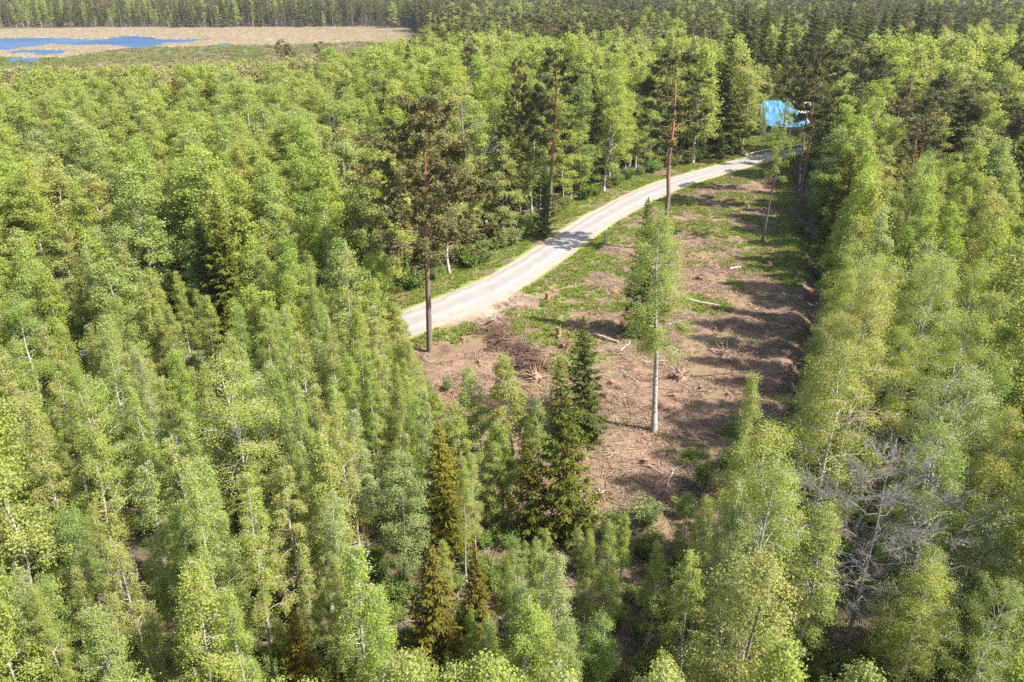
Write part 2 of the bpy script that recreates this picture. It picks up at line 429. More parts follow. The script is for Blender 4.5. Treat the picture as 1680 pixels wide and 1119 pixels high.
def trunk_path(h, rg, wob=.02, n=9, top=1.0):
    t = np.linspace(0, top, n)
    w = np.cumsum(rg.normal(size=(n, 2)) * wob * h / n ** .5 * .6, 0); w -= w[0]
    P = np.column_stack([w[:, 0], w[:, 1], t * h]); P[0, 2] = -.35
    return t, P
def on_path(t, P, q):
    return np.array([np.interp(q, t, P[:, k]) for k in range(3)]).T
def bez(p0, p1, p2, n):
    t = np.linspace(0, 1, n)[:, None]
    return (1 - t) ** 2 * p0 + 2 * t * (1 - t) * p1 + t * t * p2

def gen_broad(seed, h, w, cb=.28, prim=38, nleaf=12000, ls=.13, shape='cone', sec=4, r0=.0075, droop=.25, spread=.2, bark_sides=5, up=.9):
    """birch / alder style tree: trunk with limbs, crown of leaves in clumps along the twigs"""
    rg = np.random.default_rng(seed)
    T, L = Acc(), Acc()
    t, P = trunk_path(h, rg, .03)
    R = h * r0 * (1 - t) ** .8 + .012
    R[0] *= 1.35
    T.tube(P, R, 6 if bark_sides > 4 else 4)
    pts, outs, wts = [], [], []
    for k in range(prim):
        s = (k + rg.random() * .9) / prim
        s = s ** .9
        q = cb + (1 - cb) * s * .985
        if shape == 'cone': prof = min(1, .45 + s * 2.6) * (1 - s) ** .85 * 1.15
        elif shape == 'oval': prof = (min(1, .5 + s * 2.0) * (1 - s ** 1.7) ** .85) * 1.05
        else: prof = min(1, .55 + s * 2) * (1 - s ** 2.2) ** .75
        Ln = w / 2 * prof * rg.uniform(.68, 1.28) + .25
        az = k * 2.399 + rg.normal() * .5
        el = math.radians(min(64, rg.uniform(25, 55) * (.55 + .75 * s) * up))
        d = np.array([math.cos(az) * math.cos(el), math.sin(az) * math.cos(el), math.sin(el)])
        p0 = on_path(t, P, q)
        p1 = p0 + d * Ln * .6 / max(.5, math.cos(el))
        p2 = p0 + np.array([math.cos(az), math.sin(az), 0]) * Ln + np.array([0, 0, Ln * (math.tan(el) * .62 - droop * .5)]) + rg.normal(size=3) * .08 * Ln
        p2[2] = min(p2[2], h); p1[2] = min(p1[2], h)
        B = bez(p0, p1, p2, 5)
        rb = max(.010, float(np.interp(q, t, R)) * .42)
        T.tube(B, np.linspace(rb, .006, 5), 3)
        pts.append(bez(p0, p1, p2, 14)[4:]); wts.append(np.full(10, Ln * .55 / 10))
        for j in range(sec):
            u = rg.uniform(.3, .92)
            i = u * 4; i0 = int(i); b0 = B[i0] * (1 - (i - i0)) + B[min(4, i0 + 1)] * (i - i0)
            sl = Ln * rg.uniform(.28, .5) * (1.15 - .5 * u)
            az2 = az + rg.choice([-1, 1]) * rg.uniform(.5, 1.1)
            e = np.array([math.cos(az2), math.sin(az2), rg.uniform(-.1, .8)])
            e2 = b0 + e * sl
            m1 = b0 + e * sl * .55 + np.array([0, 0, .12 * sl])
            e2[2] -= droop * sl * rg.uniform(.3, 1.4)
            S = bez(b0, m1, e2, 4)
            T.tube(S, np.linspace(max(.006, rb * .45), .004, 4), 3)
            pts.append(bez(b0, m1, e2, 8)[2:]); wts.append(np.full(6, sl / 6))
    qq = np.linspace(cb + .12, .995, 60); pts.append(on_path(t, P, qq)); wts.append(np.full(60, h * .0018 * (1 + 2 * (qq > .9))))
    pts = np.vstack(pts); wts = np.concatenate(wts)
    # clumps of different leafiness
    cl = vnoise(pts[:, 0] * 1.3 + seed, pts[:, 1] * 1.3 + pts[:, 2] * 1.1, seed)
    wts = wts * (.35 + 1.3 * cl)
    idx = rg.choice(len(pts), nleaf, p=wts / wts.sum())
    C = pts[idx] + rg.normal(size=(nleaf, 3)) * spread * np.array([1, 1, .8])
    C[:, 2] -= np.abs(rg.normal(size=nleaf)) * spread * droop * 3
    C[:, 2] = np.minimum(C[:, 2], h + .1)
    ax = on_path(t, P, np.clip(C[:, 2] / h, 0, 1))
    out = C - ax; out[:, 2] = 0
    out /= np.linalg.norm(out, axis=1)[:, None] + .3
    Nn = out * .65 + np.array([0, 0, .5]) + rg.normal(size=(nleaf, 3)) * .55
    sz = ls * rg.uniform(.6, 1.25, nleaf)
    val = np.clip(.5 + rg.normal(size=nleaf) * .22 + (vnoise(C[:, 0] * 2, C[:, 1] * 2 + C[:, 2] * 1.7, seed + 3) - .5) * .5, 0, 1)
    L.leaves(C, Nn, sz * .55, sz * .40, rg, None, val)
    return T, L

def gen_spruce(seed, h, w, nleaf=8000, ls=.30, low=.06, dens=2.4):
    rg = np.random.default_rng(seed)
    T, L = Acc(), Acc()
    t, P = trunk_path(h, rg, .008)
    T.tube(P, h * .0085 * (1 - t) ** .9 + .012, 6)
    C, Nn, AX, LEN = [], [], [], []
    z = low * h
    k = 0
    while z < h * .985:
        s = (z / h - low) / (1 - low)
        nb = 6 if s < .8 else 5
        for b in range(nb):
            az = b * 2 * math.pi / nb + k * .5 + rg.normal() * .22
            Ln = (w / 2) * (1 - s) ** .82 * rg.uniform(.7, 1.18) * min(1, .7 + s * 2.5) + .12
            zz = z + rg.normal() * .08
            el = -.28 + .95 * s + rg.normal() * .07
            d = np.array([math.cos(az), math.sin(az), 0.])
            p0 = on_path(t, P, zz / h)
            p1 = p0 + d * Ln * .55 + np.array([0, 0, el * Ln * .55 - .06 * Ln])
            p2 = p0 + d * Ln + np.array([0, 0, el * Ln * .8 + .10 * Ln])
            B = bez(p0, p1, p2, 4)
            T.tube(B, np.linspace(.022 * (1 - s) + .008, .004, 4), 3)
            m = max(3, int(Ln * 26))
            u = rg.random(m) ** .75
            Q = (1 - u)[:, None] ** 2 * p0 + (2 * u * (1 - u))[:, None] * p1 + (u ** 2)[:, None] * p2
            side = np.array([-d[1], d[0], 0])
            sg = rg.choice([-1., 1.], m)
            reach = (.12 + .26 * Ln * (1 - .75 * u)) * rg.random(m)
            Q = Q + side * (sg * reach)[:, None]
            Q[:, 2] -= reach * .35 + np.abs(rg.normal(size=m)) * .10
            ax = d[None] * .8 + side[None] * (sg * .7)[:, None] + np.array([[0, 0, -.25]]) + rg.normal(size=(m, 3)) * .25
            C.append(Q); AX.append(ax)
            Nn.append(np.array([[0, 0, 1.]]) + d[None] * .45 + rg.normal(size=(m, 3)) * .45)
        z += max(.16, (.30 + .30 * (1 - s)) * 2.4 / dens * h / 13)
        k += 1
    C, AX, Nn = np.vstack(C), np.vstack(AX), np.vstack(Nn)
    n = len(C)
    if n > nleaf:
        pick = rg.choice(n, nleaf, replace=False); C, AX, Nn = C[pick], AX[pick], Nn[pick]; n = nleaf
    sz = ls * rg.uniform(.7, 1.25, n) * (.65 + .5 * (1 - C[:, 2] / h))
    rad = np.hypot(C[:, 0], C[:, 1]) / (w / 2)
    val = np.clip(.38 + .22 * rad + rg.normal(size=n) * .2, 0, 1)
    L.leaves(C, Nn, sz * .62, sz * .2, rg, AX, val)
    # leader shoot
    L.leaves(np.array([[P[-1, 0], P[-1, 1], h - .1]] * 6), rg.normal(size=(6, 3)) * np.array([1, 1, .1]), .35, .05, rg, np.array([[0, 0, 1.]] * 6))
    return T, L

def gen_pine(seed, h, w, cb=.5, prim=30, tufts=340, per=26, nl=.24, shape='round', dead=6):
    rg = np.random.default_rng(seed)
    T, L = Acc(), Acc()
    t, P = trunk_path(h, rg, .02, 11)
    T.tube(P, h * .0118 * (1 - t) ** .75 + .02, 8)
    pts, wts, dirs = [], [], []
    for k in range(prim + dead):
        isdead = k >= prim
        s = rg.random() * .15 if isdead else (k + rg.random()) / prim
        q = cb - .12 + rg.random() * .14 if isdead else cb + (1 - cb) * s * .98
        if shape == 'round': prof = min(1, .55 + s * 1.5) * (1 - s ** 2.2) ** .55
        else: prof = min(1, .7 + s * 1.4) * (1 - s) ** .62
        Ln = w / 2 * prof * rg.uniform(.6, 1.22) + .3
        if isdead: Ln = rg.uniform(.5, 1.6)
        az = k * 2.399 + rg.normal() * .6
        el = rg.normal() * .12 + (-.12 + .75 * s)
        d = np.array([math.cos(az), math.sin(az), 0.])
        p0 = on_path(t, P, q)
        p1 = p0 + d * Ln * .6 + np.array([0, 0, el * Ln * .6 - .08 * Ln])
        p2 = p0 + d * Ln + np.array([0, 0, el * Ln + .16 * Ln])
        B = bez(p0, p1, p2, 6) + np.vstack([np.zeros(3), rg.normal(size=(5, 3)) * .05 * Ln])
        rb = max(.02, .07 * (1 - s))
        T.tube(B, np.linspace(rb, .01, 6), 4)
        if isdead: continue
        pts.append(B[3:]); wts.append(np.full(3, .7 * Ln)); dirs.append(np.repeat(d[None], 3, 0))
        for j in range(6):
            u = rg.uniform(.3, .98); i = u * 5; i0 = min(4, int(i)); b0 = B[i0] * (1 - (i - i0)) + B[i0 + 1] * (i - i0)
            sl = Ln * rg.uniform(.2, .42)
            az2 = az + rg.choice([-1, 1]) * rg.uniform(.4, 1.1)
            d2 = np.array([math.cos(az2), math.sin(az2), rg.uniform(.05, .6)])
            e = b0 + d2 * sl
            T.tube(np.array([b0, (b0 + e) / 2 + rg.normal(size=3) * .04, e]), [rb * .4, rb * .25, .006], 3)
            pp = b0 + (e - b0) * np.linspace(.35, 1, 4)[:, None]
            pts.append(pp); wts.append(np.full(4, sl)); dirs.append(np.repeat(d2[None], 4, 0))
    pts, wts, dirs = np.vstack(pts), np.concatenate(wts), np.vstack(dirs)
    idx = rg.choice(len(pts), tufts, p=wts / wts.sum())
    cen = pts[idx] + rg.normal(size=(tufts, 3)) * np.array([.16, .16, .10])
    dd = dirs[idx]
    n = tufts * per
    cc = np.repeat(cen, per, 0); dd = np.repeat(dd, per, 0)
    a = rg.normal(size=(n, 3)); a /= np.linalg.norm(a, axis=1)[:, None]
    a = a + dd * .5 + np.array([0, 0, .55]); a /= np.linalg.norm(a, axis=1)[:, None]
    C = cc + a * nl * rg.uniform(.5, 1.3, n)[:, None]
    Nn = a * .25 + rg.normal(size=(n, 3)) * .6 + np.array([0, 0, .55])
    val = np.clip(np.repeat(rg.normal(size=tufts) * .14 + .5, per) + rg.normal(size=n) * .2, 0, 1)
    L.leaves(C, Nn, nl * rg.uniform(.5, .8, n), nl * .24, rg, a, val)
    return T, L

def gen_bare(seed, h, w, cb=.2, prim=26, twigs=7, r0=.009, nleaf=0, fine=1.0):
    rg = np.random.default_rng(seed)
    T, L = Acc(), Acc()
    t, P = trunk_path(h, rg, .03)
    R = h * r0 * (1 - t) ** .8 + .012
    T.tube(P, R, 6)
    ends = []
    for k in range(prim):
        s = (k + rg.random() * .9) / prim
        q = cb + (1 - cb) * s * .97
        prof = math.sin(math.pi * min(1, .22 + s * .76)) ** .6
        Ln = w / 2 * prof * rg.uniform(.75, 1.2) + .3
        az = k * 2.399 + rg.normal() * .4
        el = math.radians(rg.uniform(15, 50) * (.5 + .9 * s))
        d = np.array([math.cos(az), math.sin(az), 0.])
        p0 = on_path(t, P, q)
        p2 = p0 + d * Ln + np.array([0, 0, math.tan(el) * Ln * .8]) + rg.normal(size=3) * .1 * Ln
        p1 = p0 + d * Ln * .5 + np.array([0, 0, math.tan(el) * Ln * .2])
        B = bez(p0, p1, p2, 6); B[1:] += rg.normal(size=(5, 3)) * .055 * Ln
        rb = max(.013, float(np.interp(q, t, R)) * .36)
        T.tube(B, np.linspace(rb, .008, 6), 4)
        for j in range(twigs):
            u = rg.uniform(.2, 1); i = u * 5; i0 = min(4, int(i)); b0 = B[i0] * (1 - (i - i0)) + B[i0 + 1] * (i - i0)
            sl = Ln * rg.uniform(.2, .45)
            az2 = az + rg.choice([-1, 1]) * rg.uniform(.3, 1.0)
            d2 = np.array([math.cos(az2), math.sin(az2), rg.uniform(.0, 1.0)])
            e = b0 + d2 * sl
            mid = (b0 + e) / 2 + rg.normal(size=3) * .08 * sl
            T.tube(np.array([b0, mid, e]), [rb * .42, rb * .3, .006], 3)
            for jj in range(int(6 * fine)):
                f0 = b0 + (e - b0) * rg.uniform(.25, 1)
                d3 = d2 + rg.normal(size=3) * .6
                f1 = f0 + d3 / np.linalg.norm(d3) * sl * rg.uniform(.3, .6)
                T.tube(np.array([f0, f1]), [.009, .004], 3)
                ends.append(f1); ends.append((f0 + f1) / 2)
    ends = np.array(ends)
    if nleaf:
        idx = rg.choice(len(ends), nleaf)
        C = ends[idx] + rg.normal(size=(nleaf, 3)) * .15
        L.leaves(C, rg.normal(size=(nleaf, 3)) + np.array([0, 0, .7]), .08, .05, rg)
    return T, L

def gen_shrub(seed, h, w, nleaf=2500, ls=.12, stems=9):
    rg = np.random.default_rng(seed)
    T, L = Acc(), Acc()
    pts = []
    for k in range(stems):
        az = k * 2.399 + rg.normal() * .3
        r = w / 2 * rg.uniform(.2, 1)
        hh = h * rg.uniform(.6, 1.05) * (1 - .35 * (r / (w / 2)))
        e = np.array([math.cos(az) * r, math.sin(az) * r, hh])
        p0 = np.array([math.cos(az) * .12, math.sin(az) * .12, -.15])
        m1 = e * np.array([.35, .35, .6])
        T.tube(bez(p0, m1, e, 5), np.linspace(.03, .006, 5), 3)
        pts.append(bez(p0, m1, e, 12)[3:])
        for j in range(5):
            b0 = bez(p0, m1, e, 12)[rg.integers(4, 12)]
            e2 = b0 + rg.normal(size=3) * np.array([.35, .35, .2]) * h * .35 + np.array([0, 0, .15 * h])
            T.tube(np.array([b0, e2]), [.010, .004], 3)
            pts.append(b0 + (e2 - b0) * np.linspace(.2, 1, 5)[:, None])
    pts = np.vstack(pts)
    C = pts[rg.choice(len(pts), nleaf)] + rg.normal(size=(nleaf, 3)) * .13 * (h / 2) ** .5
    C[:, 2] = np.maximum(C[:, 2], .05)
    out = C * np.array([1, 1, .0]); out /= np.linalg.norm(out, axis=1)[:, None] + .3
    sz = ls * rg.uniform(.6, 1.25, nleaf)
    L.leaves(C, out * .5 + np.array([0, 0, .5]) + rg.normal(size=(nleaf, 3)) * .6, sz * .55, sz * .4, rg)
    return T, L

# ------------------------------------------------------------------ object helpers
def new_obj(name, me, parent=None, loc=(0, 0, 0), rz=0.0, scale=1.0):
    o = bpy.data.objects.new(name, me)
    COL.objects.link(o)
    o.location = loc
    o.rotation_euler = (0, 0, rz)
    o.scale = (scale,) * 3 if not isinstance(scale, tuple) else scale
    if parent: o.parent = parent
    return o
def tag(o, label=None, cat=None, group=None, kind=None):
    if label: o['label'] = label
    if cat: o['category'] = cat
    if group: o['group'] = group
    if kind: o['kind'] = kind
    return o

PROTO = {}       # key -> list of (h, w, trunk mesh, crown mesh, trunk acc, crown acc)
def proto(key, gen, bark, leaf, specs):
    for i, kw in enumerate(specs):
        T, L = gen(**kw)
        whole = key in ('birch_f', 'spruce_f', 'pine_f', 'brown_m')
        tm = None if whole else T.mesh(key + '_trunk', M[bark], True)
        cm = L.mesh(key + '_crown', M[leaf]) if L.n and not whole else None
        PROTO.setdefault(key, []).append((kw['h'], kw['w'], tm, cm, T, L, bark, leaf))
def rs(n, f):
    r = np.random.default_rng(n * 31 + 5)
    return [f(i, r) for i in range(n)]
# near
proto('birch_n', gen_broad, 'birch_bark', 'birch_leaf', rs(9, lambda i, r: dict(seed=100 + i, h=13.0, w=r.uniform(1.5, 2.4), cb=r.uniform(.16, .40), prim=int(r.uniform(40, 64)), nleaf=int(r.uniform(12500, 20500)), ls=r.uniform(.070, .080), shape='cone', sec=5, spread=r.uniform(.09, .15), droop=r.uniform(.3, .75), up=r.uniform(1.1, 1.35))))
proto('birch_big_n', gen_broad, 'birch_bark', 'birch_leaf', rs(6, lambda i, r: dict(seed=130 + i, h=17.0, w=r.uniform(3.9, 5.2), cb=r.uniform(.2, .34), prim=54, nleaf=int(r.uniform(20000, 28000)), ls=.088, shape=['oval', 'dome'][i % 2], sec=6, spread=.22, droop=.3, r0=.0085, up=1.1)))
proto('alder_n', gen_broad, 'alder_bark', 'alder_leaf', rs(4, lambda i, r: dict(seed=160 + i, h=12.0, w=r.uniform(2.6, 3.4), cb=r.uniform(.18, .28), prim=50, nleaf=18000, ls=.09, shape='oval', sec=5, spread=.20, droop=.1, up=1.1)))
proto('spruce_n', gen_spruce, 'spruce_bark', 'spruce_needle', rs(4, lambda i, r: dict(seed=190 + i, h=13.0, w=r.uniform(4.8, 6.0), nleaf=13000, ls=.38)))
proto('pine_n', gen_pine, 'pine_bark', 'pine_needle', [dict(seed=210, h=25, w=13.0, cb=.44, prim=80, tufts=3400, per=14, nl=.27, shape='cone'), dict(seed=211, h=25, w=8, cb=.42, prim=42, tufts=1300, per=15, nl=.30, shape='round'), dict(seed=212, h=26, w=7.5, cb=.5, prim=34, tufts=1000, per=15, nl=.31, shape='round', dead=12), dict(seed=213, h=25, w=7.5, cb=.42, prim=40, tufts=1150, per=15, nl=.30, shape='cone'), dict(seed=214, h=25, w=7.5, cb=.60, prim=30, tufts=1150, per=15, nl=.31, shape='round', dead=10), dict(seed=216, h=26, w=8.5, cb=.54, prim=36, tufts=1450, per=15, nl=.31, shape='round', dead=12)])
proto('birch_x', gen_broad, 'birch_bark', 'birch_leaf', rs(4, lambda i, r: dict(seed=480 + i, h=13.0, w=r.uniform(1.7, 2.5), cb=r.uniform(.2, .36), prim=56, nleaf=24000, ls=.064, shape='cone', sec=5, spread=.12, droop=.5, up=1.2)))
proto('young', gen_broad, 'birch_bark', 'birch_leaf', rs(2, lambda i, r: dict(seed=470 + i, h=9.0, w=3.1, cb=.08, prim=54, nleaf=14500, ls=.105, shape='cone', sec=5, spread=.13, droop=.5, up=1.2)))
# middle distance
proto('birch_m', gen_broad, 'birch_bark', 'birch_leaf', rs(7, lambda i, r: dict(seed=230 + i, h=16.0, w=r.uniform(3.2, 4.5), cb=r.uniform(.10, .26), prim=44, nleaf=12500, ls=.155, shape=['cone', 'oval', 'dome'][i % 3], sec=4, spread=.24, droop=.3, bark_sides=4, r0=.008, up=1.15)))
proto('alder_m', gen_broad, 'alder_bark', 'alder_leaf', rs(4, lambda i, r: dict(seed=260 + i, h=13.0, w=r.uniform(3.6, 4.8), cb=r.uniform(.10, .2), prim=38, nleaf=11500, ls=.16, shape='oval', sec=4, spread=.26, droop=.1, bark_sides=4)))
proto('spruce_m', gen_spruce, 'spruce_bark', 'spruce_needle', rs(3, lambda i, r: dict(seed=280 + i, h=16.0, w=r.uniform(4.8, 6.2), nleaf=5500, ls=.52, dens=1.8)))
proto('pine_m', gen_pine, 'pine_bark', 'pine_needle', rs(4, lambda i, r: dict(seed=290 + i, h=20.0, w=r.uniform(5.0, 6.6), cb=r.uniform(.3, .45), prim=32, tufts=440, per=13, nl=.36, shape=['cone', 'round'][i % 2])))
proto('brown_m', gen_broad, 'birch_bark', 'brown_leaf', rs(3, lambda i, r: dict(seed=310 + i, h=12.0, w=r.uniform(3.4, 4.4), cb=.2, prim=34, nleaf=2100, ls=.27, shape='oval', sec=4, spread=.24, droop=.2, bark_sides=4, r0=.009)))
# far
proto('birch_f', gen_broad, 'birch_bark', 'birch_leaf', rs(5, lambda i, r: dict(seed=330 + i, h=17.0, w=r.uniform(3.8, 5.2), cb=r.uniform(.12, .28), prim=32, nleaf=5500, ls=.25, shape=['cone', 'oval', 'dome'][i % 3], sec=2, spread=.3, droop=.3, bark_sides=4, r0=.01)))
proto('spruce_f', gen_spruce, 'spruce_bark', 'spruce_needle', rs(4, lambda i, r: dict(seed=350 + i, h=20.0, w=r.uniform(4.8, 6.2), nleaf=1500, ls=.95, dens=1.3, low=.1)))
proto('pine_f', gen_pine, 'pine_bark', 'pine_needle', rs(5, lambda i, r: dict(seed=370 + i, h=20.0, w=r.uniform(4.4, 5.8), cb=r.uniform(.42, .55), prim=18, tufts=150, per=9, nl=.55, shape=['cone', 'round'][i % 2], dead=2)))
proto('bare_f', gen_bare, 'bare_bark', 'birch_leaf', [dict(seed=390 + i, h=13.0, w=4.5, prim=18, twigs=4, r0=.012, fine=.5) for i in range(2)])
# single kinds
proto('bare_n', gen_bare, 'bare_bark', 'birch_leaf', [dict(seed=401, h=14, w=7.0, cb=.2, prim=44, twigs=13, r0=.0095, nleaf=300, fine=2.0), dict(seed=402, h=14, w=4.0, cb=.3, prim=24, twigs=6, nleaf=500)])
proto('sparse_n', gen_broad, 'dark_bark', 'birch_leaf', [dict(seed=411, h=17, w=4.5, cb=.45, prim=22, nleaf=4200, ls=.16, shape='oval', sec=4, spread=.2, droop=.2, r0=.009)])
proto('clear_birch', gen_broad, 'birch_bark', 'birch_leaf', [dict(seed=421, h=19.5, w=5.9, cb=.37, prim=52, nleaf=33000, ls=.098, shape='oval', sec=7, spread=.2, droop=.6, r0=.0118, up=1.1)])
proto('shrub', gen_shrub, 'alder_bark', 'shrub_leaf', rs(4, lambda i, r: dict(seed=430 + i, h=2.2, w=r.uniform(1.8, 2.6), nleaf=1600, ls=.14)))

COUNT = {}
def make_tree(name, key, vi, x, y, h, label, cat, group=None, rz=None, wide=1.0, tint=None, lean=(0, 0), trunk_tint=None):
    P = PROTO[key][vi % len(PROTO[key])]
    e = bpy.data.objects.new(name, None)
    COL.objects.link(e)
    e.empty_display_size = .5
    e.location = (x, y, gz(x, y))
    s = h / P[0]
    e.scale = (s * wide, s * wide, s)
    e.rotation_euler = (lean[1], lean[0], rng.uniform(0, 6.28) if rz is None else rz)
    tag(e, label, cat, group)
    o = bpy.data.objects.new('trunk', P[2]); COL.objects.link(o); o.parent = e
    if P[3] is not None:
        c = bpy.data.objects.new('crown', P[3]); COL.objects.link(c); c.parent = e
        if tint is not None: c.color = (*tint, 1)
    return e

# instanced masses (uncountable far wood, grass, litter): points + geometry nodes
def joined_mesh(name, P):
    Va, Fa, ra = P[4].data()
    if P[5].n:
        Vb, Fb, rb = P[5].data()
        V = np.vstack([Va, Vb]); F = np.vstack([Fa, Fb + len(Va)]); r = np.concatenate([ra, rb])
        mi = np.concatenate([np.zeros(len(Fa), int), np.ones(len(Fb), int)])
    else: V, F, r, mi = Va, Fa, ra, np.zeros(len(Fa), int)
    return build_mesh(name, V, F, [M[P[6]], M[P[7]]], mi, r)
_pcache = {}
def proto_collection(name, meshes, tints=None):
    c = bpy.data.collections.new(name)
    for i, me in enumerate(meshes):
        o = bpy.data.objects.new('%s_source_%02d' % (name, i), me)
        if tints: o.color = (*tints[i], 1)
        c.objects.link(o)
    return c
def scatter(name, coll, X, Y, Z, ROT, SCL, PID, label, cat, kind='stuff', tilt=None):
    n = len(X)
    me = bpy.data.meshes.new(name)
    me.vertices.add(n); me.vertices.foreach_set('co', np.column_stack([X, Y, Z]).astype(np.float32).ravel())
    rot = np.zeros((n, 3), np.float32); rot[:, 2] = ROT
    if tilt is not None: rot[:, 0] = tilt
    a = me.attributes.new('rot', 'FLOAT_VECTOR', 'POINT'); a.data.foreach_set('vector', rot.ravel())
    S = np.asarray(SCL, np.float32)
    if S.ndim == 1: S = np.repeat(S[:, None], 3, 1)
    a = me.attributes.new('scl', 'FLOAT_VECTOR', 'POINT'); a.data.foreach_set('vector', np.ascontiguousarray(S).ravel())
    a = me.attributes.new('pid', 'INT', 'POINT'); a.data.foreach_set('value', np.asarray(PID, np.int32))
    o = new_obj(name, me)
    ng = bpy.data.node_groups.new(name + '_nodes', 'GeometryNodeTree')
    ng.interface.new_socket('Geometry', in_out='INPUT', socket_type='NodeSocketGeometry')
    ng.interface.new_socket('Geometry', in_out='OUTPUT', socket_type='NodeSocketGeometry')
    nd, lk = ng.nodes, ng.links
    gi, go = nd.new('NodeGroupInput'), nd.new('NodeGroupOutput')
    ci = nd.new('GeometryNodeCollectionInfo'); ci.inputs['Collection'].default_value = coll
    ci.inputs['Separate Children'].default_value = True; ci.inputs['Reset Children'].default_value = True
    ip = nd.new('GeometryNodeInstanceOnPoints'); ip.inputs['Pick Instance'].default_value = True
    def na(nm, dt):
        q = nd.new('GeometryNodeInputNamedAttribute'); q.data_type = dt; q.inputs['Name'].default_value = nm
        return next(s for s in q.outputs if s.enabled and s.name == 'Attribute')
    e2r = nd.new('FunctionNodeEulerToRotation')
    lk.new(gi.outputs[0], ip.inputs['Points']); lk.new(ci.outputs[0], ip.inputs['Instance'])
    lk.new(na('pid', 'INT'), ip.inputs['Instance Index']); lk.new(na('rot', 'FLOAT_VECTOR'), e2r.inputs[0]); lk.new(e2r.outputs[0], ip.inputs['Rotation'])
    lk.new(na('scl', 'FLOAT_VECTOR'), ip.inputs['Scale']); lk.new(ip.outputs[0], go.inputs[0])
    md = o.modifiers.new('scatter', 'NODES'); md.node_group = ng
    tag(o, label, cat, None, kind)
    return o

# ------------------------------------------------------------------ the setting: ground, road, lake
def build_ground():
    def axis(lo, hi, step, far_lo, far_hi):
        a = list(np.arange(lo, hi + step / 2, step))
        s = step; p = lo; left = []
        while p > far_lo: s *= 1.13; p -= s; left.append(p)
        s = step; p = a[-1]; right = []
        while p < far_hi: s *= 1.10; p += min(s, 120); right.append(p)
        return np.array(left[::-1] + a + right)
    xs = axis(-45, 72, .5, -5200, 5200); ys = axis(26, 185, .5, -400, 5800)
    X, Y = np.meshgrid(xs, ys)
    Z = ground_z(X.ravel(), Y.ravel())
    nx, ny = len(xs), len(ys)
    i = np.arange(nx - 1)[None, :] + np.arange(ny - 1)[:, None] * nx
    F = np.stack([i, i + 1, i + nx + 1, i + nx], -1).reshape(-1, 4)
    me = build_mesh('ground', np.column_stack([X.ravel(), Y.ravel(), Z]), F, [M['ground']], None, None, True)
    s, g, p, ms = zones(X.ravel(), Y.ravel())
    a = me.color_attributes.new('zone', 'FLOAT_COLOR', 'POINT')
    a.data.foreach_set('color', np.column_stack([s, g, p, ms]).astype(np.float32).ravel())
    tag(new_obj('ground', me), 'brown forest and clearing ground with grassy patches', 'ground', None, 'structure')
build_ground()
def build_field():
    """the far reed flats as a finer sheet just above the ground"""
    P = np.array(FIELD)
    xs = np.arange(P[:, 0].min(), P[:, 0].max(), 4.0); ys = np.arange(P[:, 1].min(), P[:, 1].max(), 4.0)
    X, Y = np.meshgrid(xs, ys)
    x, y = X.ravel(), Y.ravel()
    Z = .02 + .12 * fbm(x / 9, y / 9, 3)
    nx, ny = len(xs), len(ys)
    i = np.arange(nx - 1)[None, :] + np.arange(ny - 1)[:, None] * nx
    F = np.stack([i, i + 1, i + nx + 1, i + nx], -1).reshape(-1, 4)
    keep = in_poly(x + (fbm(x / 25, y / 25, 51) - .5) * 20, y, FIELD)
    F = F[keep[F].any(1)]
    me = build_mesh('reed_flat', np.column_stack([x, y, Z]), F, [M['ground']], None, None, True)
    s, g, p, ms = zones(x, y)
    a = me.color_attributes.new('zone', 'FLOAT_COLOR', 'POINT')
    a.data.foreach_set('color', np.column_stack([s, g, p, ms]).astype(np.float32).ravel())
    tag(new_obj('field', me), 'pale dry reed flats and green marsh beside the lake', 'field', None, 'structure')
build_field()
def build_road():
    A, B = np.array(ROAD_UP), np.array(ROAD_LO)
    A = np.vstack([A[0] + [-40, -6], A]); B = np.vstack([B[0] + [-40, -6], B])
    # smooth resample
    def rs_(Q):
        k = np.linspace(0, len(Q) - 1, 420)
        R = np.column_stack([np.interp(k, np.arange(len(Q)), Q[:, c]) for c in (0, 1)])
        ker = np.ones(25) / 25
        Rp = np.vstack([np.repeat(R[:1], 12, 0), R, np.repeat(R[-1:], 12, 0)])
        return np.column_stack([np.convolve(Rp[:, c], ker, 'valid') for c in (0, 1)])
    A, B = rs_(A), rs_(B)
    D = B - A; W = np.hypot(D[:, 0], D[:, 1])[:, None]
    A = A + D / W * ((fbm(A[:, 0] / 1.5, A[:, 1] / 1.5, 77) - .5) * 1.3)[:, None]
    B = B + D / W * ((fbm(B[:, 0] / 1.5, B[:, 1] / 1.5, 78) - .5) * 1.8)[:, None]
    m = 13
    V, U = [], []
    for j in range(m):
        f = j / (m - 1)
        z = .055 + .05 * (1 - (2 * f - 1) ** 2) - .06 * (abs(2 * f - 1) > .99)
        Q = A * (1 - f) + B * f
        V.append(np.column_stack([Q, np.full(len(Q), z)])); U.append(np.full(len(Q), f))
    V = np.stack(V, 1).reshape(-1, 3); U = np.stack(U, 1).ravel()
    i = np.arange(m - 1)[None, :] + np.arange(len(A) - 1)[:, None] * m
    F = np.stack([i, i + 1, i + m + 1, i + m], -1).reshape(-1, 4)
    me = build_mesh('road', V, F[:, ::-1], [M['road']], None, None, True)
    a = me.attributes.new('across', 'FLOAT', 'POINT'); a.data.foreach_set('value', U.astype(np.float32))
    tag(new_obj('road', me), 'pale gravel forest road curving past the clearing', 'road', None, 'structure')
build_road()
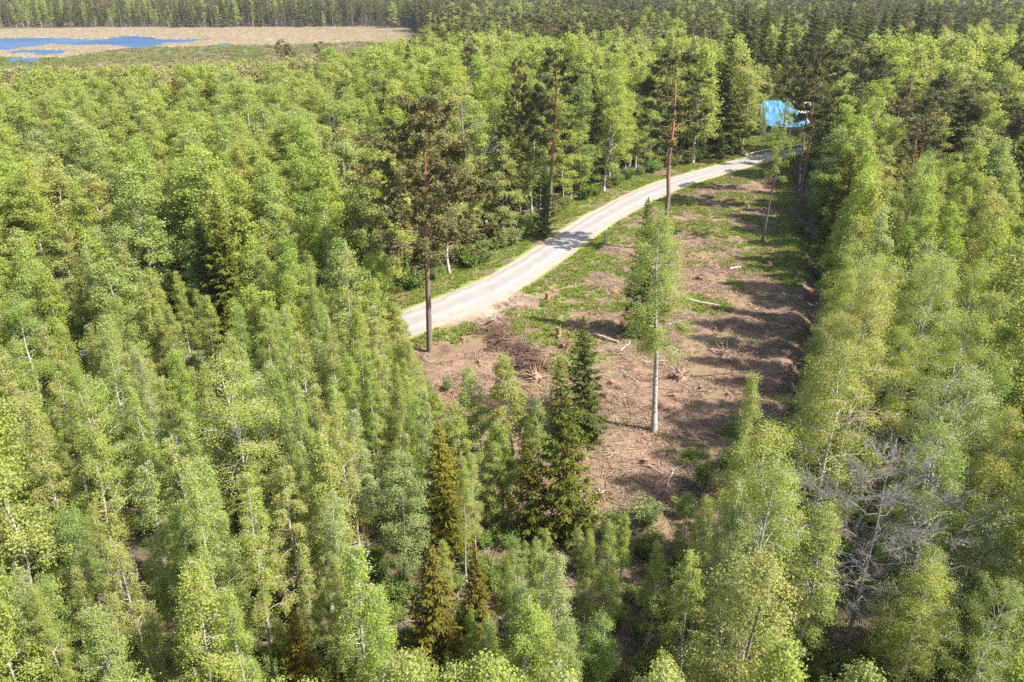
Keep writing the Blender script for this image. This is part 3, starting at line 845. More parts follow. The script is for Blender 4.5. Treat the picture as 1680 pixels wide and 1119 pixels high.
for i, w in enumerate(WATER):
    me = bpy.data.meshes.new('lake')
    me.from_pydata([(x, y, .17) for x, y in w], [], [list(range(len(w)))])
    me.materials.append(M['water'])
    tag(new_obj('lake', me), ['blue open water of the marshy lake', 'narrow blue inlet in front of the lake', 'small pale pool near the shore trees', 'tiny pool at the edge of the green marsh'][i], 'water', None, 'structure')

# ------------------------------------------------------------------ trees one can point at
HEROES = []                                     # (x, y, keep-out radius)
def hero(name, key, vi, base, top, label, cat, wide=1.0, tint=None, rz=None, group=None, keep=2.0, nolean=False, h=None):
    """base: pixel of the foot on the ground; top: pixel of the tip"""
    x, y = G(*base)
    hh = top_height(y, top[1]) if h is None else h
    u, yy, zz = ray(*top)
    dx = 0 if nolean else max(-1.2, min(1.2, u / yy * y - x))
    HEROES.append((x, y, keep))
    e = make_tree(name, key, vi, x, y, hh, label, cat, group, 0 if rz is None else rz, wide, tint)
    from mathutils import Matrix
    e.rotation_euler = (Matrix.Rotation(math.atan2(dx, hh), 3, 'Y') @ Matrix.Rotation(rng.uniform(0, 6.28) if rz is None else rz, 3, 'Z')).to_euler()
    return e
def hero_top(name, key, vi, top, h, label, cat, **kw):
    """a tree known by its tip only: height given"""
    x, y = G(top[0], top[1], h)
    px, py, _ = project(x, y, 0.0)
    return hero(name, key, vi, (float(px), float(py)), top, label, cat, h=h, nolean=True, **kw)
BROWN = (1.35, 1.08, .9); YEL = (1.4, 1.28, .85); DARKG = (.75, .9, 1.0)
# pines
hero('pine_tree', 'pine_n', 0, (705, 577), (706, 165), 'big broad-crowned pine standing alone at the near bend of the gravel road', 'pine', tint=(1.0, 1.0, .95), rz=1.0)
hero('pine_tree', 'pine_n', 1, (899, 372), (915, 84), 'tall pine with orange upper trunk just behind the grassy verge of the road', 'pine', tint=(.95, .98, .9), rz=2.0)
hero('pine_tree', 'pine_n', 3, (853, 372), (852, 96), 'slim pine beside the tall orange-trunked pine behind the road verge', 'pine', wide=.62, tint=(1.05, .97, .95))
hero('pine_tree', 'pine_n', 2, (1088, 413), (1106, 84), 'tall pine with long bare trunk between the road and the clearing birch', 'pine', wide=1.05, tint=(.92, .95, .9), rz=.6)
hero('pine_tree', 'pine_n', 5, (1313, 343), (1347, 74), 'tall red-trunked pine by the ditch at the far right corner of the clearing', 'pine', wide=.95, tint=(.92, .92, .88), rz=4.0)
hero('pine_tree', 'pine_n', 4, (1309, 318), (1330, 95), 'thinner pine close behind the red-trunked pine by the ditch', 'pine', wide=.75)
hero('pine_tree', 'pine_n', 4, (1278, 273), (1297, 100), 'slender pine standing in front of the blue tarpaulin roof', 'pine', wide=.75, tint=(.9, .95, .9))
hero('aspen_tree', 'sparse_n', 0, (1299, 265), (1304, 165), 'thin upright tree just right of the pine in front of the house', 'tree', wide=.5, tint=(.9, 1, .85))
for i, (px, py, h) in enumerate([(1497, 128, 20), (1530, 150, 19), (1555, 120, 21), (1512, 190, 18), (1585, 112, 20), (1480, 165, 18)]):
    hero_top('pine_tree', 'pine_m', i, (px, py), h, ['tallest dark pine of the clump among the right-hand birches', 'lower pine in front of the clump among the right-hand birches', 'dark pine at the right of the clump among the birches', 'lowest pine at the front of the clump right of the ditch', 'rightmost pine of the clump among the birches', 'leftmost pine of the clump right of the ditch'][i], 'pine', wide=1.1)
for i, (px, py, h) in enumerate([(1142, 40, 22), (1165, 62, 20), (1110, 55, 20), (1195, 78, 19), (845, 45, 20), (880, 60, 18), (950, 70, 19), (700, 62, 16), (461, 66, 12), (474, 72, 10), (524, 68, 11), (540, 72, 9)]):
    hero_top('pine_tree', 'pine_m', i + 1, (px, py), h, ['dark pine rising above the birches in the middle distance', 'dark pine rising above the birches in the middle distance', 'dark pine rising above the birches in the middle distance', 'dark pine rising above the birches in the middle distance', 'brownish pine behind the birches right of the reed flats', 'brownish pine behind the birches right of the reed flats', 'brownish pine behind the birches right of the reed flats', 'dark pine at the right end of the reed flats', 'left pine of the brown pair on the lake shore', 'lower pine leaning on the brown shore pine', 'round-topped pine on the shore between the reed flats and birches', 'low pine on the shore next to the round-topped one'][i], 'pine', wide=1.35 if h < 15 else 1.1, tint=(1.08, .98, .9), group=['pines above the birches', 'pines right of the reed flats', None][0 if i < 4 else 1 if i < 7 else 2])
# spruces
SPR = [((960, 722), (955, 520), 1.0, DARKG, 'dark green spruce in front of the clearing, tip highest of the front spruces'),
       ((1052, 548), (1064, 325), .95, DARKG, 'spruce half hidden behind the lone clearing birch'),
       ((935, 880), (908, 590), .82, (1.15, 1.12, .85), 'yellow-green spruce at the near edge of the clearing beside the dark one'),
       ((880, 885), (862, 715), .95, (1.2, 1.1, .8), 'shorter spruce at the left of the front spruce group'),
       ((735, 905), (716, 690), .95, YEL, 'yellowish spruce between the birches left of the clearing')]
SPR += [((1200, 255), (1200, 192), 1.0, DARKG, 'dark low spruce left of the tarpaulin house'), ((1184, 261), (1183, 205), 1.1, YEL, 'bushy spruce at the roadside left of the house'), ((1213, 253), (1213, 220), 1.3, YEL, 'lowest spruce at the roadside left of the house')]
for i, (b, t, w, tn, lb) in enumerate(SPR):
    hero('spruce_tree', 'spruce_n', i, b, t, lb, 'spruce', wide=w, tint=tn, keep=1.9)
for i, (px, py, h, tn, lb, w) in enumerate([
        (704, 890, 10, BROWN, 'rusty brown-tipped spruce in the middle foreground', 1.25), (779, 893, 8.5, BROWN, 'smaller rusty spruce right of the big brown-tipped one', 1.0),
        (478, 1003, 7, (1.75, 1.25, .85), 'orange young larch-coloured spruce at the bottom edge', 1.1), (556, 1040, 6.5, (1.6, 1.2, .85), 'low orange spruce at the bottom edge beside the orange one', 1.1),
        (348, 318, 16, YEL, 'yellow-lit spruce rising out of the left birch wood', 1.15), (322, 345, 14, DARKG, 'dark spruce tucked against the yellow-lit spruce in the left wood', 1.1),  # yellow-lit spruce: the yellow of sunlit needles is put into its crown tint
        (277, 275, 15, BROWN, 'bronze-tinted spruce left of the yellow-lit spruce', .75), (206, 218, 15, BROWN, 'thin bronze spruce tip in the left birch wood', .65),
        (630, 128, 18, DARKG, 'dark narrow spruce standing out of the birches behind the big pine', .7), (706, 146, 19, YEL, 'olive spruce tip just behind the crown of the big pine', .7),
        (640, 190, 15, DARKG, 'dark spruce low behind the left shoulder of the big pine', .8), (776, 225, 14, DARKG, 'dark spruce right of the big pine crown', .8),
        (187, 548, 8, BROWN, 'small orange-tipped spruce in a gap of the left stand', .9), (108, 580, 8, BROWN, 'small orange-tipped spruce near the left edge', .9),
        (895, 255, 12, DARKG, 'dark spruce at the foot of the orange-trunked pine', .8), (525, 395, 11, YEL, 'yellowish spruce tip in the birches left of the road', .9),
        (1340, 200, 9, DARKG, 'dark spruce right of the red-trunked pine near the ditch', 1.0), (1330, 225, 7, DARKG, 'low dark spruce at the head of the ditch', 1.1), (1390, 640, 9, DARKG, 'small dark spruce under the right-hand birches', 1.0), (1300, 790, 6, YEL, 'small green spruce under the bare tree branches', 1.0)]):
    hero_top('spruce_tree', 'spruce_n' if py > 240 else 'spruce_m', i, (px, py), h, lb, 'spruce', wide=w * .86, tint=tn, keep=1.6)
def hero_at(name, key, vi, top, Y, label, cat, **kw):
    """a tree known by its tip and its distance"""
    return hero_top(name, key, vi, top, top_height(Y, top[1]), label, cat, **kw)
for i, (px, py, h) in enumerate([(1225, 4, 26), (1260, 10, 22), (1293, 14, 24), (1340, 8, 23), (1358, 22, 22), (1398, 6, 25), (1430, 30, 22), (1455, 14, 24), (1475, 8, 25), (1240, 24, 21), (1515, 2, 24), (1545, 6, 24)]):
    hero_at('spruce_tree', 'spruce_m', i, (px, py), 232 + 9 * (i % 3), 'dark spruce, %s from the left in the row behind the house' % ['', 'second', 'fourth', 'fifth', 'sixth', 'seventh', 'eighth', 'ninth', 'tenth', 'third', 'eleventh', 'twelfth'][i] if i not in (0,) else 'broad dark spruce, leftmost of the row behind the house', 'spruce', wide=1.25 if i == 0 else 1.0, tint=(.72, .78, .8), group='tall spruces behind the house', keep=1.5)
# birches and others
hero('birch_tree', 'clear_birch', 0, (1073, 708), (1098, 346), 'lone tall birch with white trunk standing in the clearing', 'birch', tint=(.94, .98, .95), rz=.4)
hero('birch_tree', 'young', 0, (795, 760), (770, 597), 'young birch in front of the clearing, left of the brush pile', 'birch', wide=1.05, tint=(.95, 1.02, 1.0), keep=1.6)
hero('birch_tree', 'young', 1, (768, 815), (742, 655), 'pale young birch leaning over the left corner of the clearing', 'birch', wide=.9, keep=1.4)
hero('birch_tree', 'young', 0, (888, 790), (884, 650), 'dark young birch tucked behind the front spruces', 'birch', wide=.95, tint=(.8, .85, .85), keep=1.3)
hero('birch_tree', 'young', 1, (828, 850), (815, 690), 'young birch left of the shorter front spruce', 'birch', wide=.95, tint=(.95, 1.0, .9), keep=1.3)
hero('birch_tree', 'young', 1, (845, 775), (826, 580), 'young olive birch at the foot of the brush pile', 'birch', wide=1.0, tint=(.95, .9, .9), keep=1.6)
hero('aspen_tree', 'sparse_n', 0, (1250, 396), (1290, 165), 'thin dark-stemmed tree with sparse leaves standing in the far clearing', 'tree', wide=.8, tint=(.8, .85, .8), rz=.3)
hero('aspen_tree', 'sparse_n', 0, (1246, 264), (1256, 170), 'thin sparse tree at the roadside left of the house front', 'tree', wide=.7, tint=(.9, 1, .8))
hero_top('bare_tree', 'bare_n', 0, (1457, 742), 13.5, 'big leafless grey tree with spreading pale branches in the right foreground', 'tree', rz=.3, keep=2.6)
hero_top('bare_tree', 'bare_n', 1, (1290, 690), 11.5, 'narrow half-leafless tree left of the big bare tree', 'tree', keep=1.6, tint=(.8, .85, .9))
hero_top('bare_tree', 'bare_n', 1, (1440, 560), 13, 'thin half-leafless tree behind the big bare tree', 'tree', keep=1.5, tint=(.9, .95, .9))
for i, (px, py, h) in enumerate([(120, 690, 8), (270, 860, 7), (640, 790, 8)]):
    pass
for i, (px, py, h) in enumerate([(745, 70, 12), (775, 72, 12), (760, 85, 10), (665, 150, 14), (720, 160, 14), (632, 44, 9), (650, 47, 9), (668, 42, 11), (684, 45, 11), (660, 52, 8)]):
    hero_top('bare_tree', 'bare_f', i, (px, py), h, 'leafless grey tree among the birches right of the reed flats' if i < 3 else 'leafless grey tree behind the crown of the big pine' if i < 5 else 'dead grey tree standing at the right end of the reed flats', 'tree', group='grey leafless trees' if i < 3 else 'grey leafless trees behind the pine' if i < 5 else 'dead trees on the reed flats')
hero_top('alder_tree', 'alder_n', 0, (650, 745), 10, 'rounded grey-green alder in front of the bend, left of the yellowish spruce', 'alder', wide=1.15, tint=(.98, 1.0, 1.15), keep=2.6)
hero_top('alder_tree', 'alder_n', 1, (100, 838), 9, 'vivid green alder in the lower left stand', 'alder', tint=(.85, 1.03, .9), keep=1.9)
hero_top('alder_tree', 'alder_n', 2, (985, 1010), 7, 'vivid green small alder at the bottom edge', 'alder', tint=(.85, 1.05, .85), keep=1.8)
hero_top('alder_tree', 'alder_n', 3, (1270, 920), 13, 'broad yellow-green tree in front of the bare tree', 'alder', wide=1.15, tint=(1.12, 1.03, .9), keep=3.2)

# ------------------------------------------------------------------ the wood
dk = sorted(DITCH, key=lambda p: p[1])
DX, DY = np.array([p[0] for p in dk]), np.array([p[1] for p in dk])
RX, RY = np.array([p[0] for p in ROAD_MID]), np.array([p[1] for p in ROAD_MID])
SKY_X = np.array([0, 600, 640, 665, 690, 715, 745, 800, 830, 855, 880, 930, 960, 1000, 1060, 1100, 1130, 1180, 1215, 1235, 1262, 1290, 1320, 1350, 1400, 1680])
SKY_Y = np.array([0, 330, 420, 480, 530, 620, 640, 640, 640, 660, 740, 815, 825, 830, 835, 870, 810, 775, 800, 650, 530, 480, 450, 380, 100, 0])
def grid(x0, x1, y0, y1, s):
    xs, ys = np.arange(x0, x1, s), np.arange(y0, y1, s)
    X, Y = np.meshgrid(xs, ys)
    X = X + (np.arange(len(ys)) % 2)[:, None] * s * .5
    return (X + rng.uniform(-.42, .42, X.shape) * s).ravel(), (Y + rng.uniform(-.42, .42, X.shape) * s).ravel()
trees = []      # zone, kind, x, y, h, width factor, tint class
def zone_points():
    out = []
    for zn, s, box in (('A', 2.15, (-75, 32, 7, 100)), ('B', 3.9, (-190, 110, 72, 232)), ('C', 4.2, (-330, 60, 230, 560)), ('D', 3.9, (12, 110, 9, 98)), ('E', 4.7, (36, 170, 96, 215)), ('F', 5.8, (-260, 420, 205, 720)), ('G', 6.0, (-560, 640, 560, 960))):
        X, Y = grid(*box, s)
        rx = np.interp(X, RX, RY); dx = np.interp(Y, DY, DX)
        below = Y < np.where(X < 62, rx, 999)
        right = (X > dx) & (Y < 205)
        ok = np.abs(X) < .72 * Y + 14
        ok &= ~in_poly(X, Y, CLEAR) & ~in_poly(X, Y, YARD) & ~in_poly(X + (fbm(X / 30, Y / 30, 71) - .5) * 36, Y + (fbm(X / 40, Y / 12, 72) - .45) * 60 * (Y > 400), FIELD)
        dr = dist_line(X, Y, ROAD_MID)
        ok &= dr > np.where((Y > rx) & (X > -14), 7.2, 3.4)
        ok &= dist_line(X, Y, DITCH) > 1.3
        FY = max(p[1] for p in FIELD)
        if zn == 'A': ok &= below & ~right
        elif zn == 'B': ok &= ~below & ~right & (Y < 232)
        elif zn == 'C': ok &= (Y >= 232) & (X < -.10 * Y) & (Y < 560)
        elif zn == 'D': ok &= right & (Y < 97)
        elif zn == 'E': ok &= right & (Y >= 97)
        elif zn == 'F': ok &= (Y >= 205) & ~((X < -.10 * Y) & (Y < 560)) & ((Y >= 232) | (X > 60)) & (Y < 640)
        else: ok &= (Y >= 640)
        if zn == 'D':
            ey = np.arange(42, 94, 4.3) + rng.uniform(-.5, .5, len(np.arange(42, 94, 4.3))); ex = np.interp(ey, DY, DX) + rng.uniform(1.6, 3.0, len(ey))
            X, Y, ok = np.append(X, ex), np.append(Y, ey), np.append(ok, np.ones(len(ey), bool))
        for hx, hy, k in HEROES:
            ok &= (X - hx) ** 2 + (Y - hy) ** 2 > k * k
        out.append((zn, X[ok], Y[ok]))
    return out
BT = {'fresh yellow-green': (1.0, 1.0, .9), 'bright lime-green': (.94, 1.05, .85), 'pale grey-green': (.96, 1.0, 1.25), 'olive': (.94, .91, .95), 'golden': (1.06, 1.0, .95), 'deep green': (.78, .90, .85)}
BTK = list(BT)
for zn, X, Y in zone_points():
    for x, y in zip(X, Y):
        r = rng.random(); r2 = rng.random()
        patch = float(fbm(np.array([x / 22]), np.array([y / 22]), 91)[0])
        wide = rng.uniform(.85, 1.2)
        kind, h = 'birch', 14
        tw = np.array([.34, .22, .14, .12, .10, .08])
        if zn == 'A':
            h = rng.uniform(8.5, 15.5) * (.85 + .3 * patch)
            thin = float(fbm(np.array([x / 5 + 9]), np.array([y / 5]), 97)[0])
            wide *= rng.uniform(.8, 1.2)
            if thin < .46 and r2 < .6: r = 1.0
            kind = 'birch' if r < .87 else 'alder' if r < .94 else 'spruce' if r < .96 else 'gap'
            if kind == 'spruce': h *= .7
            wide *= .92
        elif zn == 'B':
            h = (rng.uniform(11.5, 19) if x < -.18 * y else rng.uniform(13.5, 23)) * (.9 + .2 * patch)
            kind = 'birch' if r < .78 else 'alder' if r < .92 else 'spruce' if r < .95 else 'pine' if r < .965 else 'bare' if r < .985 else 'gap'
            if x < -.22 * y and y > 150 and r2 < .5 * sstep(150, 215, y): kind = 'brown' if r2 < .42 else 'bare'; h *= .9
            if kind == 'alder': h *= .85
            wide *= 1.28
        elif zn == 'C':
            far = sstep(235, 300, y)
            h = rng.uniform(9, 13) * (1 - .2 * far)
            kind = 'brown' if r < .25 + .4 * far else 'birch' if r < .92 else 'bare' if r < .97 else 'pine'
            if x > -.2 * y and y > 330: kind = 'pine' if r < .5 else 'spruce' if r < .7 else 'birch'; h = rng.uniform(13, 18)
        elif zn == 'D':
            h = rng.uniform(12, 18.5)
            kind = 'birch' if r < .82 else 'alder' if r < .92 else 'spruce' if r < .955 else 'bare' if r < .975 else 'gap'
            if kind == 'alder': h *= .8
            wide *= .98
            tw = np.array([.34, .16, .16, .20, .08, .06])
        elif zn == 'E':
            h = rng.uniform(12.5, 20) + 4.5 * sstep(120, 170, y)
            pinez = (x > 62) & (patch > .52)
            kind = 'pine' if (pinez and r < .4) else 'birch' if r < .8 else 'alder' if r < .93 else 'spruce'
            if kind == 'alder': h *= .85
            wide *= 1.35
            tw = np.array([.3, .24, .24, .12, .03, .07])
        elif zn == 'F':
            dens = float(fbm(np.array([x / 60 + 3]), np.array([y / 60]), 95)[0])
            conifer = .5 + (dens - .5) * 2.2 + .25 * (y > 300) - .5 * (x > 80) * (y < 250)
            h = rng.uniform(13, 24)
            kind = ('spruce' if r2 < (.75 if x > 40 else .6) else 'pine') if r < conifer else 'birch'
            if kind == 'birch': h *= .9
            wide *= 1.3
        else:
            gl = np.exp(-((x + 330) / 110) ** 2)
            kind = 'birch' if r < .08 + .35 * gl + .25 * (patch > .6) else 'pine' if r2 < .72 else 'spruce'
            h = rng.uniform(13, 22) * (.75 + .5 * patch)
        if kind == 'bare' and zn == 'D' and y < 50: kind = 'birch'
        if zn in 'AD' and y < 30: h = min(h, rng.uniform(11, 13.5))
        if kind == 'gap': continue
        trees.append([zn, kind, x, y, h, wide, BTK[rng.choice(6, p=tw)]])
Zs = np.array([t[0] for t in trees]); TX = np.array([t[2] for t in trees]); TY = np.array([t[3] for t in trees]); TH = np.array([t[4] for t in trees])
# nothing grows up across the clearing, the ditch and the house
tpx, tpy, td = project(TX, TY, TH)
mpx, mpy, md = project(TX, TY, TH * .6)
halfw = 1.9 / md * FPX
keep = np.ones(len(trees), bool)
SHOW = [(348, 45, 470, G(348, 318, 16)[1]), (277, 20, 350, G(277, 275, 15)[1]), (206, 16, 290, G(206, 218, 15)[1]), (630, 20, 215, G(630, 128, 18)[1]), (704, 60, 1060, G(704, 890, 10)[1]), (779, 40, 1000, G(779, 893, 8.5)[1]), (478, 45, 1110, G(478, 1003, 7)[1]), (556, 40, 1115, G(556, 1040, 6.5)[1]), (716, 30, 880, G(735, 905)[1]), (862, 35, 880, G(880, 885)[1]), (920, 55, 860, G(935, 880)[1]), (650, 65, 880, G(650, 745, 10)[1]), (100, 50, 910, G(100, 838, 9)[1]), (985, 50, 1110, G(985, 1010, 7)[1]), (1290, 28, 850, G(1290, 690, 11.5)[1]), (1525, 55, 250, G(1530, 150, 19)[1]), (770, 40, 740, G(795, 760)[1]), (826, 35, 720, G(845, 775)[1])]
BARE_Y = G(1457, 742, 13.5)[1]
for i, t in enumerate(trees):
    if t[0] in 'ADE' and t[0] != 'E':
        hw = halfw[i]
        lim = max(np.interp(mpx[i] - hw, SKY_X, SKY_Y), np.interp(tpx[i], SKY_X, SKY_Y)) if t[0] == 'D' else max(np.interp(mpx[i] + hw * .7, SKY_X, SKY_Y), np.interp(tpx[i], SKY_X, SKY_Y))
        cap = top_height(t[3], lim)
        if cap < t[4]:
            t[4] = cap * rng.uniform(.86, 1.0)
            t[5] *= 1.0 if cap > 8 else 1.12
        if t[4] < 3.6: keep[i] = False
    for spx, hw, yl, sy in SHOW:
        if abs(mpx[i] - spx) < hw and t[3] < sy:
            cap = top_height(t[3], yl)
            if cap < t[4]: t[4] = cap * rng.uniform(.8, 1.0)
    if t[4] < 1.8: keep[i] = False
    if t[0] in 'BC' and tpx[i] < 760:
        cap = top_height(t[3], np.interp(tpx[i], [0, 300, 400, 480, 560, 680, 760], [108, 102, 94, 84, 72, 58, 30]))
        if cap < t[4]: t[4] = cap * rng.uniform(.8, 1.0)
        if t[4] < 3: keep[i] = False
    if t[0] == 'D' and 1310 < tpx[i] < 1580 and t[3] < BARE_Y + 1.0:
        cap = top_height(t[3], 985 if 1350 < tpx[i] < 1545 else 900)
        if cap < t[4]: t[4] = cap * rng.uniform(.85, 1.0)
        if t[4] < 3: keep[i] = False
    if t[0] in 'FB' and 1185 < tpx[i] < 1490 and 190 < t[3] < 242:
        cap = top_height(t[3], 105)
        if cap < t[4]: t[4] = cap * rng.uniform(.8, 1.0)
    if 1238 < tpx[i] < 1332 and t[3] < 203 and t[3] > 150 and t[2] > 40: keep[i] = False
    if t[0] == 'E' and tpx[i] < 1350 and t[3] < 200 and t[3] > 95: keep[i] = False
TH = np.array([t[4] for t in trees])
tpx, tpy, td = project(TX, TY, TH)
mpx, mpy, md = project(TX, TY, TH * .5)
seen = (tpx > -10) & (tpx < 1690) & (tpy < 1119) & (mpy < 1190)
inside = (mpx > -220) & (mpx < 1900) & (tpy < 1330) & (tpy > -60)
keep &= inside & (td > 24)
def where_words(px, py, x, y, zn):
    if zn == 'A':
        if px > 900: return 'in front of the clearing'
        col = 'at the far left' if px < 210 else 'in the left stand' if px < 430 else 'left of the road bend' if px < 660 else 'in front of the road bend'
        row = 'near the road' if py < 560 else 'mid-stand' if py < 800 else 'foreground'
        return col + ' ' + row
    if zn == 'B':
        return ('behind the road at far left' if px < 300 else 'behind the road left of the big pine' if px < 640 else 'along the far verge of the road' if px < 1100 else 'behind the road left of the house')
    if zn == 'D':
        return ('at the right edge of the clearing' if px < 1400 else 'in the right-hand wood') + (' foreground' if py > 760 else ' by the bare tree' if py > 480 else ' towards the ditch')
    if zn == 'E': return 'beside the ditch in the right-hand wood' if px < 1480 else 'in the far right-hand wood'
    if zn in 'CG': return 'near the lake shore'
    return 'in the wood behind the house' if px > 1150 else 'in the wood beyond the road'
ALIKE = {}
single = {k: [] for k in ('birch', 'alder', 'spruce', 'pine', 'bare')}
mass = []
for i, t in enumerate(trees):
    if not keep[i]: continue
    k = t[1]
    lim = {'birch': 140, 'alder': 150, 'spruce': 190, 'pine': 190, 'bare': 150}.get(k, 0)
    if seen[i] and td[i] < lim: single[k].append((-(t[4] * (1.2 if k == 'spruce' else 1)) / td[i], i))
    else: mass.append(i)
CAPN = {'birch': 294, 'alder': 200, 'spruce': 120, 'pine': 100, 'bare': 60}
NAMES = {'birch': 'birch_tree', 'alder': 'alder_tree', 'spruce': 'spruce_tree', 'pine': 'pine_tree', 'bare': 'bare_tree'}
STINT = [('green', (1, 1, 1)), ('dark green', DARKG), ('yellowish', YEL), ('rusty brown-tipped', (1.6, 1.1, .8))]
for k, lst in single.items():
    lst.sort()
    for n, (sc, i) in enumerate(lst):
        if n >= CAPN[k]:
            mass.append(i); continue
        zn, _, x, y, h, wide, tn = trees[i]
        d = td[i]
        where = where_words(tpx[i], tpy[i], x, y, zn)
        size = 'small' if h < 8.5 else 'slender' if h < 13 else 'tall'
        if k in ('birch', 'alder'):
            key = ('birch_m' if d > 62 else 'birch_x' if d < 33 else 'birch_big_n' if (zn in 'BD' or h > 15) else 'birch_n') if k == 'birch' else ('alder_m' if d > 62 else 'alder_n')
            tint = BT[tn] if k == 'birch' else tuple(.25 + .75 * c for c in BT[tn])
            tone = tn
        elif k == 'spruce':
            tone, tint = STINT[int(rng.integers(0, 4))]; key = 'spruce_m' if d > 70 else 'spruce_n'; wide *= .9
        elif k == 'pine': tone, tint, key = 'dark-crowned', (1, 1, 1), 'pine_m'
        else: tone, tint, key = 'leafless grey', (1, 1, 1), 'bare_n' if d < 60 else 'bare_f'; 
        if k == 'bare' and key == 'bare_n': tint = (.9, .9, .9)
        P = PROTO[key]
        vi = int(rng.integers(0, len(P))) if not (k == 'bare' and key == 'bare_n') else 1
        noun = {'bare': 'tree'}.get(k, k)
        e = make_tree(NAMES[k], key, vi, x, y, h, '%s %s %s %s' % (size, tone, noun, where), noun, '%s %s %s' % (tone, 'birches' if noun == 'birch' else noun + 's', where), None, wide * (13.0 / max(h, 8)) ** .25, tint)
        ALIKE.setdefault(e['label'], []).append((tpx[i], e, size, tone, noun, where))
ORD = ['', 'second', 'third', 'fourth', 'fifth', 'sixth', 'seventh', 'eighth', 'ninth', 'tenth']
for lb, members in ALIKE.items():
    if not 1 < len(members) <= 10: continue
    members.sort(key=lambda m: m[0])
    for n, (_, e, size, tone, noun, where) in enumerate(members):
        pos = 'leftmost' if n == 0 else 'rightmost' if n == len(members) - 1 else ORD[n] + ' from left'
        e['label'] = '%s of the %s %s %s %s' % (pos, size, tone, 'birches' if noun == 'birch' else noun + 's', where)
        if len(e['label'].split()) > 16: e['label'] = e['label'].replace(' of the ' + size + ' ', ' of the ', 1)
        if len(e['label'].split()) > 16: e['label'] = e['label'].replace('from left', '', 1).replace('  ', ' ')
# what is left over is the mass of the wood
keys = {'birch': ('birch_m', 'birch_f'), 'alder': ('alder_m', 'birch_f'), 'spruce': ('spruce_m', 'spruce_f'), 'pine': ('pine_m', 'pine_f'), 'brown': ('brown_m', 'brown_m'), 'bare': ('bare_f', 'bare_f')}
buckets = {}
for i in mass:
    t = trees[i]
    buckets.setdefault(keys[t[1]][0 if td[i] < 150 else 1], []).append(i)
LAB = {'birch_m': ('birch_forest', 'mass of yellow-green birches filling the wood beyond the road'), 'birch_f': ('distant_birch_forest', 'distant pale green birches mixed into the far wood'), 'alder_m': ('alder_forest', 'grey-green alders mixed through the birch wood'), 'spruce_m': ('spruce_forest', 'dark spruces scattered behind the birches'), 'spruce_f': ('distant_spruce_forest', 'dark spruce wood stretching to the far top edge'), 'pine_m': ('pine_forest', 'pines scattered through the right-hand wood'), 'pine_f': ('distant_pine_forest', 'olive-brown pine wood beyond the lake and the house'), 'brown_m': ('shore_thicket_forest', 'brownish half-leafed birches near the lake shore'), 'bare_f': ('leafless_forest', 'leafless grey trees scattered near the lake shore')}
for key, idx in buckets.items():
    P = PROTO[key]
    nv = len(P)
    if 'birch' in key or 'alder' in key: tl = [BT[k] for k in BTK[:5]]
    elif 'spruce' in key: tl = [(.72, .78, .8), (1.0, .95, .9), (.85, .85, .9)]
    elif 'pine' in key: tl = [(1, 1, 1), (1.15, 1.0, 1.0), (.85, .9, .85)]
    else: tl = [(1, 1, 1)]
    ms, ts = [], []
    for p in P:
        jm = joined_mesh(key + '_whole', p)
        for t in tl: ms.append(jm); ts.append(t)
    coll = proto_collection(key, ms, ts)
    hh = np.array([trees[i][4] for i in idx]); ww = np.array([trees[i][5] for i in idx])
    pid = rng.integers(0, len(ms), len(idx))
    ph = np.array([p[0] for p in P])[pid // len(tl)]
    S = np.column_stack([hh / ph * ww, hh / ph * ww, hh / ph])
    x, y = TX[idx], TY[idx]
    nm, lb = LAB[key]
    scatter(nm, coll, x, y, ground_z(x, y), rng.uniform(0, 6.28, len(idx)), S, pid, lb, 'forest')
print('single', {k: len(v) for k, v in single.items()}, 'mass', {k: len(v) for k, v in buckets.items()})

# ------------------------------------------------------------------ shrubs along ditch, verge and clearing edge
SH = []
for i in range(20):
    f = rng.uniform(46, 172); dx = float(np.interp(f, DY, DX)); SH.append((dx + rng.choice([-1, 1], p=[.2, .8]) * rng.uniform(1.0, 2.2), f, rng.uniform(1.2, 2.6), 'leafy shrub on the ditch bank ' + ('at the near end' if f < 85 else 'half way along' if f < 125 else 'by the red-trunked pine'), 'shrubs on the ditch bank'))
for i in range(40):
    k = rng.uniform(5.2, 15); i0 = int(k); a, b = ROAD_MID[i0], ROAD_MID[i0 + 1]; q = k - i0
    SH.append((a[0] + (b[0] - a[0]) * q - rng.uniform(4.2, 5.6), a[1] + (b[1] - a[1]) * q + rng.uniform(5.2, 7.2), rng.uniform(1.4, 3.4), 'leafy bush at the foot of the birches ' + ['behind the near road bend', 'left of the orange-trunked pine', 'right of the orange-trunked pine', 'along the far road verge near the house'][min(3, int((k - 5) / 2.5))], 'bushes along the far road verge'))
for px, py in [(1150, 800), (1120, 850), (1060, 860), (1000, 880), (960, 860), (830, 760), (800, 820), (760, 740), (1190, 770), (735, 640)]:
    x, y = G(px, py); SH.append((x, y, rng.uniform(1.0, 2.4), 'young leafy bush at the near edge of the clearing', 'bushes at the near edge of the clearing'))
for i, (x, y, h, lb, gp) in enumerate(SH):
    make_tree('shrub', 'shrub', i, x, y, h, lb, 'shrub', gp, None, rng.uniform(.9, 1.2), BT[BTK[int(rng.integers(0, 6))]])
for o in bpy.data.objects:
    if o.name.split('.')[0] == 'shrub' and o.type == 'EMPTY':
        for c in o.children: c.name = 'stem' if c.name.startswith('trunk') else 'foliage'

